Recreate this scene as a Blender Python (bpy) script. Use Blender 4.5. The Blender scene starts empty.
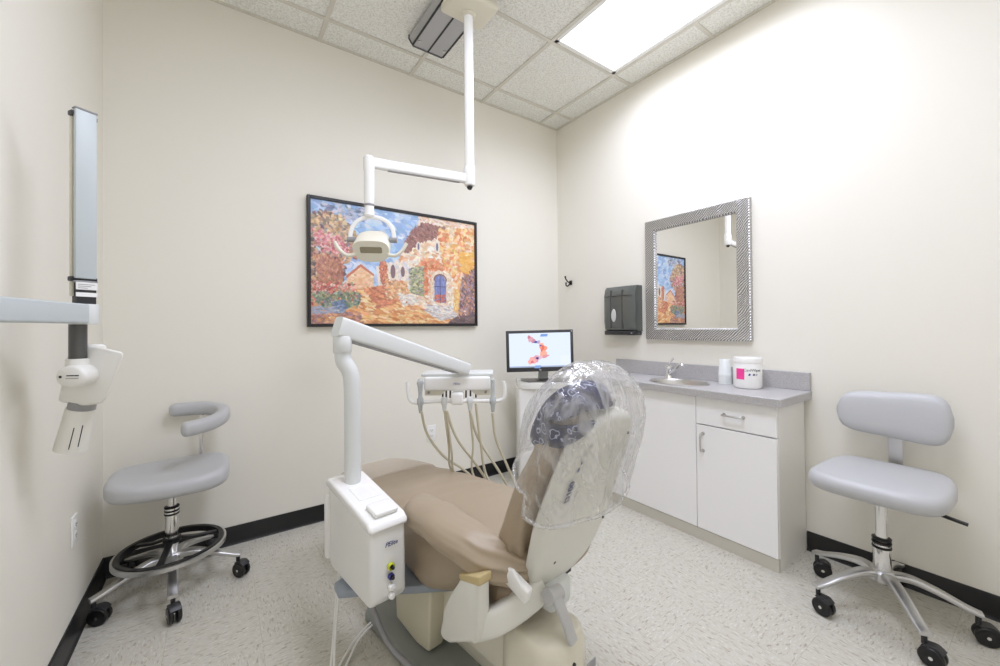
import bpy, bmesh, math, random
import numpy as np
from mathutils import Vector, Matrix, noise
R_ = math.radians
random.seed(7)
SC = bpy.context.scene
COL = SC.collection

# ------------------------------------------------------------------ helpers
def sr(r, g, b):
    f = lambda c: (c/255/12.92) if c/255 <= .04045 else ((c/255+.055)/1.055)**2.4
    return (f(r), f(g), f(b), 1)

def MAT(name, col, rough=.5, metal=0, spec=.5, coat=0, bump=None, **kw):
    m = bpy.data.materials.new(name); m.use_nodes = True
    nt = m.node_tree; b = nt.nodes['Principled BSDF']
    b.inputs['Base Color'].default_value = col
    b.inputs['Roughness'].default_value = rough
    b.inputs['Metallic'].default_value = metal
    b.inputs['Specular IOR Level'].default_value = spec
    b.inputs['Coat Weight'].default_value = coat
    if bump:
        sc, st = bump
        tc = nt.nodes.new('ShaderNodeTexCoord')
        n = nt.nodes.new('ShaderNodeTexNoise'); n.inputs['Scale'].default_value = sc; n.inputs['Detail'].default_value = 4
        bp = nt.nodes.new('ShaderNodeBump'); bp.inputs['Strength'].default_value = st; bp.inputs['Distance'].default_value = .01
        nt.links.new(tc.outputs['Object'], n.inputs['Vector'])
        nt.links.new(n.outputs['Fac'], bp.inputs['Height'])
        nt.links.new(bp.outputs['Normal'], b.inputs['Normal'])
    for k, v in kw.items(): b.inputs[k].default_value = v
    return m

def EMIT(name, col, s):
    m = bpy.data.materials.new(name); m.use_nodes = True
    nt = m.node_tree; nt.nodes.clear()
    e = nt.nodes.new('ShaderNodeEmission'); o = nt.nodes.new('ShaderNodeOutputMaterial')
    e.inputs[0].default_value = col; e.inputs[1].default_value = s
    nt.links.new(e.outputs[0], o.inputs[0]); return m

def BM(): return bmesh.new()

def box(bm, x0, x1, y0, y1, z0, z1, bev=0, seg=3, M=None):
    t = bmesh.new()
    bmesh.ops.create_cube(t, size=1)
    for v in t.verts:
        v.co = Vector(((x0+x1)/2+v.co.x*(x1-x0), (y0+y1)/2+v.co.y*(y1-y0), (z0+z1)/2+v.co.z*(z1-z0)))
    if bev: bmesh.ops.bevel(t, geom=list(t.edges)+list(t.verts), offset=bev, segments=seg, profile=.5, affect='EDGES')
    merge(bm, t, M)

def merge(bm, t, M=None):
    mp = {}
    for v in t.verts: mp[v] = bm.verts.new(M @ v.co if M else v.co)
    for f in t.faces:
        try:
            g = bm.faces.new([mp[v] for v in f.verts]); g.material_index = f.material_index
        except ValueError: pass
    t.free()

def frame(d):
    d = d.normalized(); a = Vector((0, 0, 1)) if abs(d.z) < .9 else Vector((1, 0, 0))
    u = a.cross(d).normalized(); return u, d.cross(u).normalized()

def rings(bm, R, close=True, cap=True, loop=False):
    vs = [[bm.verts.new(p) for p in r] for r in R]
    n = len(vs[0]); K = len(vs)
    for i in range(K if loop else K-1):
        a, b = vs[i], vs[(i+1) % K]
        for j in range(n if close else n-1):
            k = (j+1) % n
            try: bm.faces.new((a[j], a[k], b[k], b[j]))
            except ValueError: pass
    if cap and not loop:
        for r in (vs[0][::-1], vs[-1]):
            try: bm.faces.new(r)
            except ValueError: pass
    return vs

def cyl(bm, p0, p1, r0, r1=None, n=24, cap=True):
    p0, p1 = Vector(p0), Vector(p1); r1 = r0 if r1 is None else r1
    u, v = frame(p1-p0)
    rings(bm, [[p+r*(math.cos(a)*u+math.sin(a)*v) for a in [2*math.pi*i/n for i in range(n)]] for p, r in ((p0, r0), (p1, r1))], cap=cap)

def spline(pts, k=8, closed=False):
    P = [Vector(p) for p in pts]; out = []; n = len(P)
    for i in range(n if closed else n-1):
        g = (lambda j: P[j % n]) if closed else (lambda j: P[max(0, min(n-1, j))])
        a, b, c, d = g(i-1), g(i), g(i+1), g(i+2)
        for s in range(k):
            t = s/k
            out.append(.5*((2*b)+(c-a)*t+(2*a-5*b+4*c-d)*t*t+(3*b-a-3*c+d)*t**3))
    if not closed: out.append(P[-1])
    return out

def sweep(bm, pts, prof, up=None, cap=True, loop=False, scale=None):
    """prof: list of (a,b) in the frame (side, up)."""
    P = [Vector(p) for p in pts]; n = len(P); R = []; u = None
    for i in range(n):
        if loop: t = P[(i+1) % n]-P[i-1]
        else: t = P[min(i+1, n-1)]-P[max(i-1, 0)]
        t.normalize()
        if up is not None:
            u = Vector(up).cross(t).normalized()
        elif u is None: u = frame(t)[0]
        else: u = (u-t*u.dot(t)).normalized()
        v = t.cross(u)
        s = scale[i] if scale else 1
        R.append([P[i]+u*a*s+v*b*s for a, b in prof])
    rings(bm, R, cap=cap, loop=loop)

def circ(r, n=12, ry=None):
    return [(r*math.cos(2*math.pi*i/n), (ry or r)*math.sin(2*math.pi*i/n)) for i in range(n)]

def rrect(w, h, r, n=4):
    out = []
    for cx, cy, a0 in ((w/2-r, h/2-r, 0), (-w/2+r, h/2-r, 90), (-w/2+r, -h/2+r, 180), (w/2-r, -h/2+r, 270)):
        for i in range(n+1):
            a = R_(a0+90*i/n); out.append((cx+r*math.cos(a), cy+r*math.sin(a)))
    return out

def tube(bm, pts, r, n=12, k=8, smooth=True, loop=False, up=None):
    P = spline(pts, k, loop) if smooth else pts
    sweep(bm, P, circ(r, n), loop=loop, up=up)

def lathe(bm, prof, o=(0, 0, 0), M=None, n=32, cap=True, sx=1, sy=1):
    o = Vector(o)
    R = []
    for r, z in prof:
        ring = []
        for i in range(n):
            a = 2*math.pi*i/n; p = Vector((max(r, 1e-4)*math.cos(a)*sx, max(r, 1e-4)*math.sin(a)*sy, z))
            ring.append((M @ p if M else p)+o)
        R.append(ring)
    rings(bm, R, cap=cap)

def prism(bm, poly, o, u, v, depth, bev=0, seg=3):
    o, u, v = Vector(o), Vector(u), Vector(v); nrm = u.cross(v).normalized()
    t = bmesh.new()
    a = [t.verts.new(o+u*x+v*y) for x, y in poly]
    b = [t.verts.new(o+u*x+v*y+nrm*depth) for x, y in poly]
    t.faces.new(a[::-1]); t.faces.new(b)
    n = len(a)
    for i in range(n):
        j = (i+1) % n; t.faces.new((a[i], a[j], b[j], b[i]))
    if bev: bmesh.ops.bevel(t, geom=list(t.edges), offset=bev, segments=seg, profile=.5, affect='EDGES', clamp_overlap=True)
    merge(bm, t)

def cushion(bm, outline, z0, z1, r, dome=0, M=None, seg=5, dip=0):
    """rounded pad of a closed outline (CCW list)."""
    c = Vector((sum(p[0] for p in outline)/len(outline), sum(p[1] for p in outline)/len(outline)))
    H = z1-z0; r = min(r, H/2); R = []
    def ring(ins, z):
        out = []
        for x, y in outline:
            d = Vector((x, y))-c; L = d.length; q = c+d*max(.02, (L-ins)/L); out.append(Vector((q.x, q.y, z)))
        return out
    for i in range(seg+1):
        a = R_(90*i/seg); R.append(ring(r*(1-math.sin(a)), z0+r*(1-math.cos(a))))
    for i in range(seg+1):
        a = R_(90*i/seg); R.append(ring(r*(1-math.cos(a)), z1-r+r*math.sin(a)))
    maxl = max((Vector(p)-c).length for p in outline)
    for f in (.3, .6, .85, .97):
        zz = z1+dome*(1-(1-f)**2)-dip*(f**2)
        out = []
        for x, y in outline:
            d = Vector((x, y))-c; L = d.length; q = c+d*((L-r)/L*(1-f)); out.append(Vector((q.x, q.y, zz)))
        R.append(out)
    t = bmesh.new(); rings(t, R); merge(bm, t, M)

class Frame: pass
ROOT = {}

def root(name, label, cat, loc=(0, 0, 0), rz=0, group=None):
    o = bpy.data.objects.new(name, None); COL.objects.link(o)
    o.empty_display_size = .1
    o.location = loc; o.rotation_euler = (0, 0, rz)
    ROOT[o] = Matrix.Translation(loc) @ Matrix.Rotation(rz, 4, 'Z')
    tag(o, label, cat, group); return o

def tag(o, label, cat, group=None):
    o['label'] = label; o['category'] = cat
    if group: o['group'] = group

def OBJ(name, bm, mat, parent=None, local=False, smooth=True, ang=40, sub=0, label=None):
    me = bpy.data.meshes.new(name)
    bmesh.ops.recalc_face_normals(bm, faces=bm.faces)
    if parent is not None and not local:
        r = parent
        while r.parent: r = r.parent
        if r in ROOT: bm.transform(ROOT[r].inverted())
    bm.to_mesh(me); bm.free()
    for m in (mat if isinstance(mat, (list, tuple)) else [mat]): me.materials.append(m)
    if smooth:
        for p in me.polygons: p.use_smooth = True
        if ang: me.set_sharp_from_angle(angle=R_(ang))
    o = bpy.data.objects.new(name, me); COL.objects.link(o)
    if parent is not None: o.parent = parent
    if sub:
        md = o.modifiers.new('Subdivision', 'SUBSURF'); md.levels = sub; md.render_levels = sub
    if label: o['label'] = label
    return o

def THING(name, bm, mat, label, cat, base, group=None, **k):
    """single-mesh thing with its origin at base"""
    bm.transform(Matrix.Translation(-Vector(base)))
    o = OBJ(name, bm, mat, **k); o.location = base; tag(o, label, cat, group); return o

def STRUCT(name, bm, mat, **k):
    k.setdefault('smooth', False)
    o = OBJ(name, bm, mat, **k); o['kind'] = 'structure'; return o

def TEXT(body, size, M, mat, parent, shear=0, name='lettering', ext=.0006, local=False, bold=0):
    c = bpy.data.curves.new('t', 'FONT'); c.body = body; c.size = size; c.shear = shear; c.extrude = ext
    c.align_x = 'CENTER'; c.align_y = 'CENTER'; c.offset = bold
    t = bpy.data.objects.new('t', c); COL.objects.link(t)
    dg = bpy.context.evaluated_depsgraph_get()
    me = bpy.data.meshes.new_from_object(t.evaluated_get(dg))
    COL.objects.unlink(t); bpy.data.objects.remove(t)
    bm = bmesh.new(); bm.from_mesh(me); bm.transform(M); bpy.data.meshes.remove(me)
    return OBJ(name, bm, mat, parent, smooth=False, local=local)

def basis(o, x, y, z):
    x, y, z = Vector(x).normalized(), Vector(y).normalized(), Vector(z).normalized()
    M = Matrix((x, y, z)).transposed().to_4x4(); M.translation = Vector(o); return M

def nz(p, s): return noise.noise(Vector(p)*s)

# ------------------------------------------------------------------ camera
yaw, roll, pitch, F = .6130, -.0089, .0091, 397.678
fw = Vector((math.sin(yaw), math.cos(yaw), 0)); rt = Vector((math.cos(yaw), -math.sin(yaw), 0)); up = Vector((0, 0, 1))
fw, up = fw*math.cos(pitch)+up*math.sin(pitch), up*math.cos(pitch)-fw*math.sin(pitch)
rt, up = rt*math.cos(roll)+up*math.sin(roll), up*math.cos(roll)-rt*math.sin(roll)
cam = bpy.data.cameras.new('camera'); co = bpy.data.objects.new('camera', cam); COL.objects.link(co)
co.matrix_world = basis((-2.5717, -2.7020, 1.2034), rt, up, -fw)
cam.sensor_width = 36; cam.sensor_fit = 'HORIZONTAL'; cam.lens = 36*F/1000
cam.shift_x = (500-499.41)/1000; cam.shift_y = (323.58-333)/1000
cam.clip_start = .02
SC.camera = co
RT = Vector((.818, -.575, 0)); FW = Vector((.575, .818, 0)); UP = Vector((0, 0, 1))

# ------------------------------------------------------------------ materials
WX, H, YF = -3.0386, 3.03, -3.3
WALLC = sr(237, 234, 224)
M_wall = MAT('wall_paint', WALLC, .55, spec=.3, bump=(180, .04))
M_base = MAT('black_vinyl', sr(26, 26, 28), .35)
M_white = MAT('white_plastic', sr(240, 240, 238), .3)
M_whitegloss = MAT('glossy_white_enamel', sr(242, 242, 240), .18, coat=.3)
M_cream = MAT('cream_enamel', sr(226, 222, 206), .3)
M_shell = MAT('pale_grey_shell', sr(222, 221, 213), .35)
M_yellowed = MAT('yellowed_plastic', sr(192, 174, 128), .45)
M_lgrey = MAT('light_grey_enamel', sr(218, 221, 220), .35)
M_bluegrey = MAT('blue_grey_plate', sr(150, 158, 168), .45)
M_basegrey = MAT('grey_floor_plate', sr(140, 143, 138), .5, bump=(90, .05))
M_midgrey = MAT('mid_grey_plastic', sr(150, 150, 152), .45)
M_dark = MAT('dark_plastic', sr(45, 45, 47), .4)
M_black = MAT('black_rubber', sr(18, 18, 19), .38)
M_chrome = MAT('chrome', (.78, .78, .78, 1), .12, 1)
M_alu = MAT('cast_aluminium', (.62, .62, .62, 1), .33, 1)
M_steel = MAT('brushed_steel', (.66, .65, .63, 1), .28, 1)
M_vinylgrey = MAT('grey_vinyl', sr(186, 187, 189), .38, bump=(55, .05))
M_tan = MAT('tan_vinyl', sr(166, 150, 128), .42, bump=(14, .12))
M_tanlight = MAT('pale_tan_vinyl', sr(190, 178, 162), .42, bump=(20, .08))
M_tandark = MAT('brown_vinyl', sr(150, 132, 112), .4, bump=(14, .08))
M_lam = MAT('white_laminate', sr(248, 248, 248), .4)
M_lamside = MAT('cabinet_side_laminate', sr(238, 236, 230), .4)
M_toe = MAT('plinth_laminate', sr(205, 201, 190), .5)
M_gap = MAT('dark_gap', sr(70, 70, 70), .7)
M_hose = MAT('beige_hose', sr(205, 199, 178), .45)
M_navy = MAT('navy_print', sr(60, 60, 110), .5)
M_clearplastic = MAT('frosted_plastic', sr(225, 232, 230), .25, **{'Transmission Weight': .55, 'IOR': 1.3})

def counter_mat():
    m = MAT('grey_speckled_laminate', sr(168, 165, 166), .35)
    nt = m.node_tree; b = nt.nodes['Principled BSDF']
    tc = nt.nodes.new('ShaderNodeTexCoord'); n = nt.nodes.new('ShaderNodeTexNoise'); n.inputs['Scale'].default_value = 260; n.inputs['Detail'].default_value = 6
    r = nt.nodes.new('ShaderNodeValToRGB'); r.color_ramp.elements[0].position = .35; r.color_ramp.elements[0].color = sr(170, 168, 168)
    r.color_ramp.elements[1].position = .65; r.color_ramp.elements[1].color = sr(192, 190, 190)
    nt.links.new(tc.outputs['Object'], n.inputs['Vector']); nt.links.new(n.outputs['Fac'], r.inputs[0]); nt.links.new(r.outputs[0], b.inputs['Base Color'])
    return m
M_counter = counter_mat()

def floor_mat():
    m = MAT('vinyl_tile', sr(214, 210, 198), .38, spec=.4)
    nt = m.node_tree; b = nt.nodes['Principled BSDF']; N = nt.nodes.new; Lk = nt.links.new
    tc = N('ShaderNodeTexCoord')
    sc = N('ShaderNodeVectorMath'); sc.operation = 'SCALE'; sc.inputs['Scale'].default_value = 1/.305
    Lk(tc.outputs['Object'], sc.inputs[0])
    ch = N('ShaderNodeTexChecker'); ch.inputs['Scale'].default_value = 1
    ch.inputs['Color1'].default_value = (1, 1, 1, 1); ch.inputs['Color2'].default_value = (0, 0, 0, 1)
    Lk(sc.outputs[0], ch.inputs['Vector'])
    sep = N('ShaderNodeSeparateXYZ'); Lk(tc.outputs['Object'], sep.inputs[0])
    c1 = N('ShaderNodeCombineXYZ'); Lk(sep.outputs[0], c1.inputs[0]); Lk(sep.outputs[1], c1.inputs[1])
    c2 = N('ShaderNodeCombineXYZ'); Lk(sep.outputs[1], c2.inputs[0]); Lk(sep.outputs[0], c2.inputs[1])
    mx = N('ShaderNodeMix'); mx.data_type = 'VECTOR'; Lk(ch.outputs['Fac'], mx.inputs['Factor']); Lk(c1.outputs[0], mx.inputs['A']); Lk(c2.outputs[0], mx.inputs['B'])
    def fl(sx, sy, lo, hi, rot):
        mp = N('ShaderNodeMapping'); mp.inputs['Scale'].default_value = (sx, sy, 1); mp.inputs['Rotation'].default_value = (0, 0, rot)
        Lk(mx.outputs['Result'], mp.inputs['Vector'])
        n = N('ShaderNodeTexNoise'); n.inputs['Scale'].default_value = 1; n.inputs['Detail'].default_value = 3; n.inputs['Distortion'].default_value = .4
        Lk(mp.outputs[0], n.inputs['Vector'])
        r = N('ShaderNodeMapRange'); r.inputs['From Min'].default_value = lo; r.inputs['From Max'].default_value = hi
        Lk(n.outputs['Fac'], r.inputs['Value']); return r.outputs[0]
    f1 = fl(36, 115, .57, .68, .35); f2 = fl(26, 90, .52, .75, .5); f3 = fl(60, 170, .56, .66, .2)
    def mixc(prev, fac, col, k):
        mu = N('ShaderNodeMath'); mu.operation = 'MULTIPLY'; mu.inputs[1].default_value = k; Lk(fac, mu.inputs[0])
        x = N('ShaderNodeMix'); x.data_type = 'RGBA'; Lk(mu.outputs[0], x.inputs['Factor'])
        if isinstance(prev, tuple): x.inputs['A'].default_value = prev
        else: Lk(prev, x.inputs['A'])
        x.inputs['B'].default_value = col; return x.outputs['Result']
    c = mixc(sr(202, 199, 188), f3, sr(222, 220, 212), .8)
    c = mixc(c, f2, sr(184, 176, 158), .6)
    c = mixc(c, f1, sr(140, 126, 104), .62)
    br = N('ShaderNodeTexBrick'); br.offset = 0; br.inputs['Scale'].default_value = 1; br.inputs['Mortar Size'].default_value = .0022
    br.inputs['Brick Width'].default_value = 1; br.inputs['Row Height'].default_value = 1
    Lk(sc.outputs[0], br.inputs['Vector'])
    c = mixc(c, br.outputs['Fac'], sr(150, 143, 128), .5)
    Lk(c, b.inputs['Base Color'])
    bn = N('ShaderNodeTexNoise'); bn.inputs['Scale'].default_value = 30; Lk(tc.outputs['Object'], bn.inputs['Vector'])
    bp = N('ShaderNodeBump'); bp.inputs['Strength'].default_value = .08; bp.inputs['Distance'].default_value = .005; Lk(bn.outputs['Fac'], bp.inputs['Height']); Lk(bp.outputs[0], b.inputs['Normal'])
    return m
M_floor = floor_mat()

def tile_mat():
    m = MAT('acoustic_tile', sr(222, 219, 208), .9, spec=.1)
    nt = m.node_tree; b = nt.nodes['Principled BSDF']; N = nt.nodes.new; Lk = nt.links.new
    tc = N('ShaderNodeTexCoord'); n = N('ShaderNodeTexNoise'); n.inputs['Scale'].default_value = 95; n.inputs['Detail'].default_value = 5; n.inputs['Roughness'].default_value = .7
    Lk(tc.outputs['Object'], n.inputs['Vector'])
    r = N('ShaderNodeValToRGB'); r.color_ramp.elements[0].position = .36; r.color_ramp.elements[0].color = sr(214, 213, 205)
    r.color_ramp.elements[1].position = .56; r.color_ramp.elements[1].color = sr(243, 243, 238)
    Lk(n.outputs['Fac'], r.inputs[0]); Lk(r.outputs[0], b.inputs['Base Color'])
    bp = N('ShaderNodeBump'); bp.inputs['Strength'].default_value = .35; bp.inputs['Distance'].default_value = .004
    Lk(n.outputs['Fac'], bp.inputs['Height']); Lk(bp.outputs[0], b.inputs['Normal'])
    return m
M_tile = tile_mat()
M_grid = MAT('ceiling_grid_paint', sr(214, 211, 200), .5)

# ------------------------------------------------------------------ room
T = .1
bm = BM(); box(bm, WX-T, T, YF-T, T, -.1, 0); STRUCT('floor', bm, M_floor)
bm = BM(); box(bm, WX-T, T, 0, T, 0, H+.1); STRUCT('wall_back', bm, M_wall)
bm = BM(); box(bm, WX-T, WX, YF-T, T, 0, H+.1); STRUCT('wall_left', bm, M_wall)
bm = BM(); box(bm, 0, T, YF-T, T, 0, H+.1); STRUCT('wall_right', bm, M_wall)
bm = BM(); box(bm, WX-T, T, YF-T, YF, 0, H+.1); STRUCT('wall_front', bm, M_wall)

def board(name, a, b, n):
    a, b, n = Vector(a), Vector(b), Vector(n)
    d = (b-a)
    prof = [(0, 0), (.016, 0), (.011, .007), (.008, .018), (.007, .092), (.004, .1), (0, .1)]
    bm = BM(); rings(bm, [[p+n*x+UP*z for x, z in prof] for p in (a, b)])
    STRUCT(name, bm, M_base, smooth=True, ang=50)
board('baseboard_back', (WX, 0, 0), (0, 0, 0), (0, -1, 0))
board('baseboard_left', (WX, YF, 0), (WX, 0, 0), (1, 0, 0))
board('baseboard_right', (0, YF, 0), (0, -1.895, 0), (-1, 0, 0))
board('baseboard_corner', (0, -.69, 0), (0, 0, 0), (-1, 0, 0))

g = .61; gx = [-.2209-g*i for i in range(5)]; gy = [-.2204-g*i for i in range(6)]
holes = [(-.2209-g, -.2209, -.2204-3*g, -.2204-g), (-.2209-3*g, -.2209-2*g, -.2204-4*g, -.2204-2*g)]  # second opening is for the added fill panel
# ceiling slab pieces of tile (0.61 m lay-in tiles sit slightly above the grid)
bm = BM()
xs = [0]+gx+[WX]; ys = [0]+gy+[YF]
for i in range(len(xs)-1):
    for j in range(len(ys)-1):
        x0, x1, y0, y1 = xs[i+1], xs[i], ys[j+1], ys[j]
        cx, cy = (x0+x1)/2, (y0+y1)/2
        if any(h[0] < cx < h[1] and h[2] < cy < h[3] for h in holes): continue
        box(bm, x0+.004, x1-.004, y0+.004, y1-.004, H+.004, H+.02, .003, 1)
box(bm, WX-T, T, YF-T, T, H+.13, H+.16)
STRUCT('ceiling', bm, M_tile)
bm = BM()
def inhole(x, y): return any(h[0]+.05 < x < h[1]-.05 and h[2]+.05 < y < h[3]-.05 for h in holes)
for x in gx:
    for j in range(len(ys)-1):
        if not inhole(x, (ys[j]+ys[j+1])/2): box(bm, x-.012, x+.012, ys[j+1], ys[j], H-.004, H+.006)
for y in gy:
    for i in range(len(xs)-1):
        if not inhole((xs[i]+xs[i+1])/2, y): box(bm, xs[i+1], xs[i], y-.012, y+.012, H-.0036, H+.006)
box(bm, WX, 0, -.022, 0, H-.002, H+.006); box(bm, WX, 0, YF, YF+.022, H-.002, H+.006)
box(bm, WX, WX+.022, YF, 0, H-.0024, H+.006); box(bm, -.022, 0, YF, 0, H-.0024, H+.006)
STRUCT('trim_1', bm, M_grid)

# ceiling lights: right-wall panel, plus an unseen panel added for fill light
M_diff = EMIT('lit_diffuser', (1, 1, 1, 1), 2.2)
POWER = (12.5, 22)
for k, (x0, x1, y0, y1) in enumerate(holes):
    r = root('ceiling_light', ['long lit fluorescent panel set in the tile ceiling beside the right wall', 'unseen fill light panel added in the ceiling above the dental chair'][k],
             'ceiling light', ((x0+x1)/2, (y0+y1)/2, H))
    bm = BM()
    for a in ((x0+.012, x0+.04, y0+.012, y1-.012), (x1-.04, x1-.012, y0+.012, y1-.012), (x0+.012, x1-.012, y0+.012, y0+.04), (x0+.012, x1-.012, y1-.04, y1-.012)):
        box(bm, *a, H-.003, H+.02, .002, 1)
    box(bm, x0+.012, x1-.012, y0+.012, y1-.012, H+.07, H+.075)
    OBJ('frame', bm, M_white, r, smooth=False)
    bm = BM(); box(bm, x0+.036, x1-.036, y0+.036, y1-.036, H+.002, H+.008)
    OBJ('diffuser', bm, M_diff, r, smooth=False)
    ld = bpy.data.lights.new('panel_lamp', 'AREA'); ld.shape = 'RECTANGLE'; ld.size = x1-x0-.07; ld.size_y = y1-y0-.07
    ld.energy = POWER[k]; ld.spread = R_((158, 176)[k]); ld.color = (.94, .99, 1.23)
    lo = bpy.data.objects.new('panel_lamp', ld); COL.objects.link(lo); lo.parent = r; lo.location = (0, 0, -.002)

# ------------------------------------------------------------------ painting
def paint():
    Wp, Hp = 420, 280
    rng = np.random.default_rng(5)
    img = np.zeros((Hp, Wp, 3)); yy, xx = np.mgrid[0:Hp, 0:Wp]; U = xx/Wp; V = yy/Hp   # v down
    def poly(pts, col):
        ins = np.zeros((Hp, Wp), bool); n = len(pts)
        for i in range(n):
            x1, y1 = pts[i]; x2, y2 = pts[(i+1) % n]
            c = ((y1 > V) != (y2 > V)); 
            with np.errstate(divide='ignore', invalid='ignore'):
                xi = (x2-x1)*(V-y1)/(y2-y1+1e-12)+x1
            ins ^= c & (U < xi)
        img[ins] = np.array(col)/255
    def dab(u, v, ru, rv, ang, col, a=.85):
        x, y = u*Wp, v*Hp; rx, ry = ru*Wp, rv*Wp; R = int(max(rx, ry))+2
        x0, x1, y0, y1 = max(0, int(x)-R), min(Wp, int(x)+R), max(0, int(y)-R), min(Hp, int(y)+R)
        if x1 <= x0 or y1 <= y0: return
        X, Y = xx[y0:y1, x0:x1]-x, yy[y0:y1, x0:x1]-y; c, s = math.cos(ang), math.sin(ang)
        d = ((X*c+Y*s)/rx)**2+((-X*s+Y*c)/ry)**2
        w = np.clip((1.15-d)*3, 0, 1)[..., None]*a
        img[y0:y1, x0:x1] = img[y0:y1, x0:x1]*(1-w)+np.array(col)/255*w
    def inside(pts, u, v):
        r = False; n = len(pts)
        for i in range(n):
            x1, y1 = pts[i]; x2, y2 = pts[(i+1) % n]
            if (y1 > v) != (y2 > v) and u < (x2-x1)*(v-y1)/(y2-y1+1e-12)+x1: r = not r
        return r
    def area(pts, cols, n, size, jit=16, ang=0, asp=2.2, sa=.5, a=.85):
        n = int(n*1.9); size *= .72
        us, vs = [p[0] for p in pts], [p[1] for p in pts]; k = 0; t = 0
        while k < n and t < n*12:
            t += 1; u = rng.uniform(min(us), max(us)); v = rng.uniform(min(vs), max(vs))
            if not inside(pts, u, v): continue
            k += 1; c = np.array(cols[rng.integers(len(cols))], float)+rng.normal(0, jit)+rng.normal(0, jit*.3, 3); c = np.clip(c, 0, 255)
            s = size*rng.uniform(.6, 1.4); dab(u, v, s, s/asp, ang+rng.normal(0, sa), c, a)
    sky = [(0, 0), (.62, 0), (.5, .35), (.35, .7), (.15, .7), (0, .4)]
    poly([(0, 0), (1, 0), (1, 1), (0, 1)], (222, 150, 100))
    poly(sky, (130, 176, 230))
    area(sky, [(138, 176, 230), (164, 200, 242), (190, 214, 244), (124, 164, 222), (206, 216, 236)], 420, .035, 10, .4)
    area([(.05, .02), (.3, .02), (.28, .14), (.05, .12)], [(150, 160, 190), (110, 120, 160), (190, 190, 205)], 50, .02, 14)
    # roof and house
    area([(.6, 0), (1, 0), (1, .2), (.6, .2)], [(244, 222, 204), (240, 206, 176), (246, 232, 222), (236, 190, 150)], 260, .02, 12, .4)
    house = [(.50, .35), (.62, .17), (1, .12), (1, .92), (.62, .92), (.53, .75)]
    poly(house, (238, 200, 160))
    area(house, [(248, 234, 214), (242, 206, 166), (238, 176, 126), (248, 224, 196), (236, 170, 122), (250, 240, 228)], 1100, .022, 16, .3)
    roof = [(.50, .34), (.53, .22), (.58, .12), (.64, .06), (.80, .08), (.70, .19), (.60, .25), (.53, .35)]
    poly(roof, (150, 92, 80))
    area(roof, [(152, 94, 84), (128, 76, 70), (176, 112, 96), (140, 90, 90)], 260, .018, 12, .9, 3)
    vine = [(.74, .10), (1, .05), (1, .62), (.9, .7), (.84, .55), (.76, .40)]
    area(vine, [(244, 170, 84), (248, 196, 110), (240, 140, 80), (250, 206, 150), (235, 120, 70), (246, 216, 190)], 800, .02, 16, .2, 1.6, 1.2)
    area([(.88, .3), (.99, .28), (.98, .5), (.9, .48)], [(250, 170, 50), (248, 184, 80)], 70, .02, 10)
    area([(.62, .40), (.70, .38), (.78, .46), (.72, .52), (.66, .72), (.6, .74)], [(228, 104, 60), (236, 130, 80), (240, 160, 110)], 240, .016, 18, .2, 1.6, 1.2)
    # far houses and lane
    far = [(.18, .60), (.255, .50), (.32, .56), (.33, .72), (.18, .74)]
    poly([(.34, .50), (.40, .48), (.56, .42), (.56, .72), (.36, .72)], (238, 222, 205))
    area([(.36, .48), (.56, .42), (.56, .68), (.36, .7)], [(244, 232, 216), (226, 208, 196), (206, 206, 220), (240, 214, 180)], 220, .014, 12, 1.4)
    poly(far, (244, 186, 134)); area(far, [(246, 190, 140), (240, 170, 116), (250, 206, 170)], 120, .014, 12)
    poly([(.175, .6), (.255, .49), (.33, .57), (.33, .59), (.255, .515), (.18, .62)], (206, 100, 66))
    for (u, v, a_, b_) in ((.44, .535, .014, .04), (.50, .53, .012, .03)):
        for _ in range(6): dab(u, v, a_, b_, 0, (120, 86, 96), .6)
    area([(.36, .46), (.40, .45), (.41, .62), (.37, .66)], [(206, 96, 60), (228, 130, 80), (180, 90, 70)], 90, .012, 14, 1.5)
    # ground
    gr = [(.25, .70), (.42, .74), (.62, .86), (.80, .93), (.9, 1), (0, 1), (.2, .86)]
    poly(gr, (236, 160, 84))
    area(gr, [(244, 176, 96), (250, 200, 130), (226, 130, 60), (240, 150, 80), (252, 214, 160), (200, 110, 60)], 900, .026, 14, .25, 3, .2)
    area([(.28, .70), (.42, .66), (.5, .78), (.35, .86)], [(214, 110, 70), (232, 140, 90), (190, 96, 64)], 180, .018, 14)
    # mid shrubs / urn
    area([(.40, .60), (.52, .62), (.54, .74), (.40, .78)], [(240, 176, 110), (226, 140, 80), (190, 130, 90), (246, 200, 150)], 200, .014, 18)
    area([(.54, .50), (.63, .46), (.63, .74), (.55, .72)], [(140, 156, 96), (176, 184, 120), (110, 124, 90), (196, 190, 150), (150, 130, 140)], 240, .012, 18)
    area([(.46, .72), (.56, .74), (.60, .80), (.50, .84)], [(232, 222, 210), (206, 196, 190), (246, 240, 230)], 60, .016, 8, .3, 3)
    # door
    poly([(.685, .55), (.69, .52), (.735, .485), (.79, .52), (.795, .56), (.80, .82), (.68, .80)], (238, 214, 186))
    area([(.66, .50), (.83, .50), (.84, .82), (.66, .80)], [(240, 220, 196), (228, 196, 166), (246, 232, 214), (220, 170, 130)], 150, .012, 12, 1.4)
    door = [(.705, .79), (.705, .58), (.72, .545), (.745, .53), (.77, .55), (.785, .59), (.785, .80)]
    poly(door, (104, 116, 190)); area(door, [(104, 118, 196), (128, 140, 206), (84, 92, 160)], 80, .01, 10, 1.5)
    area([(.71, .72), (.78, .72), (.78, .80), (.71, .79)], [(216, 84, 50), (230, 110, 60)], 40, .01, 12)
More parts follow.
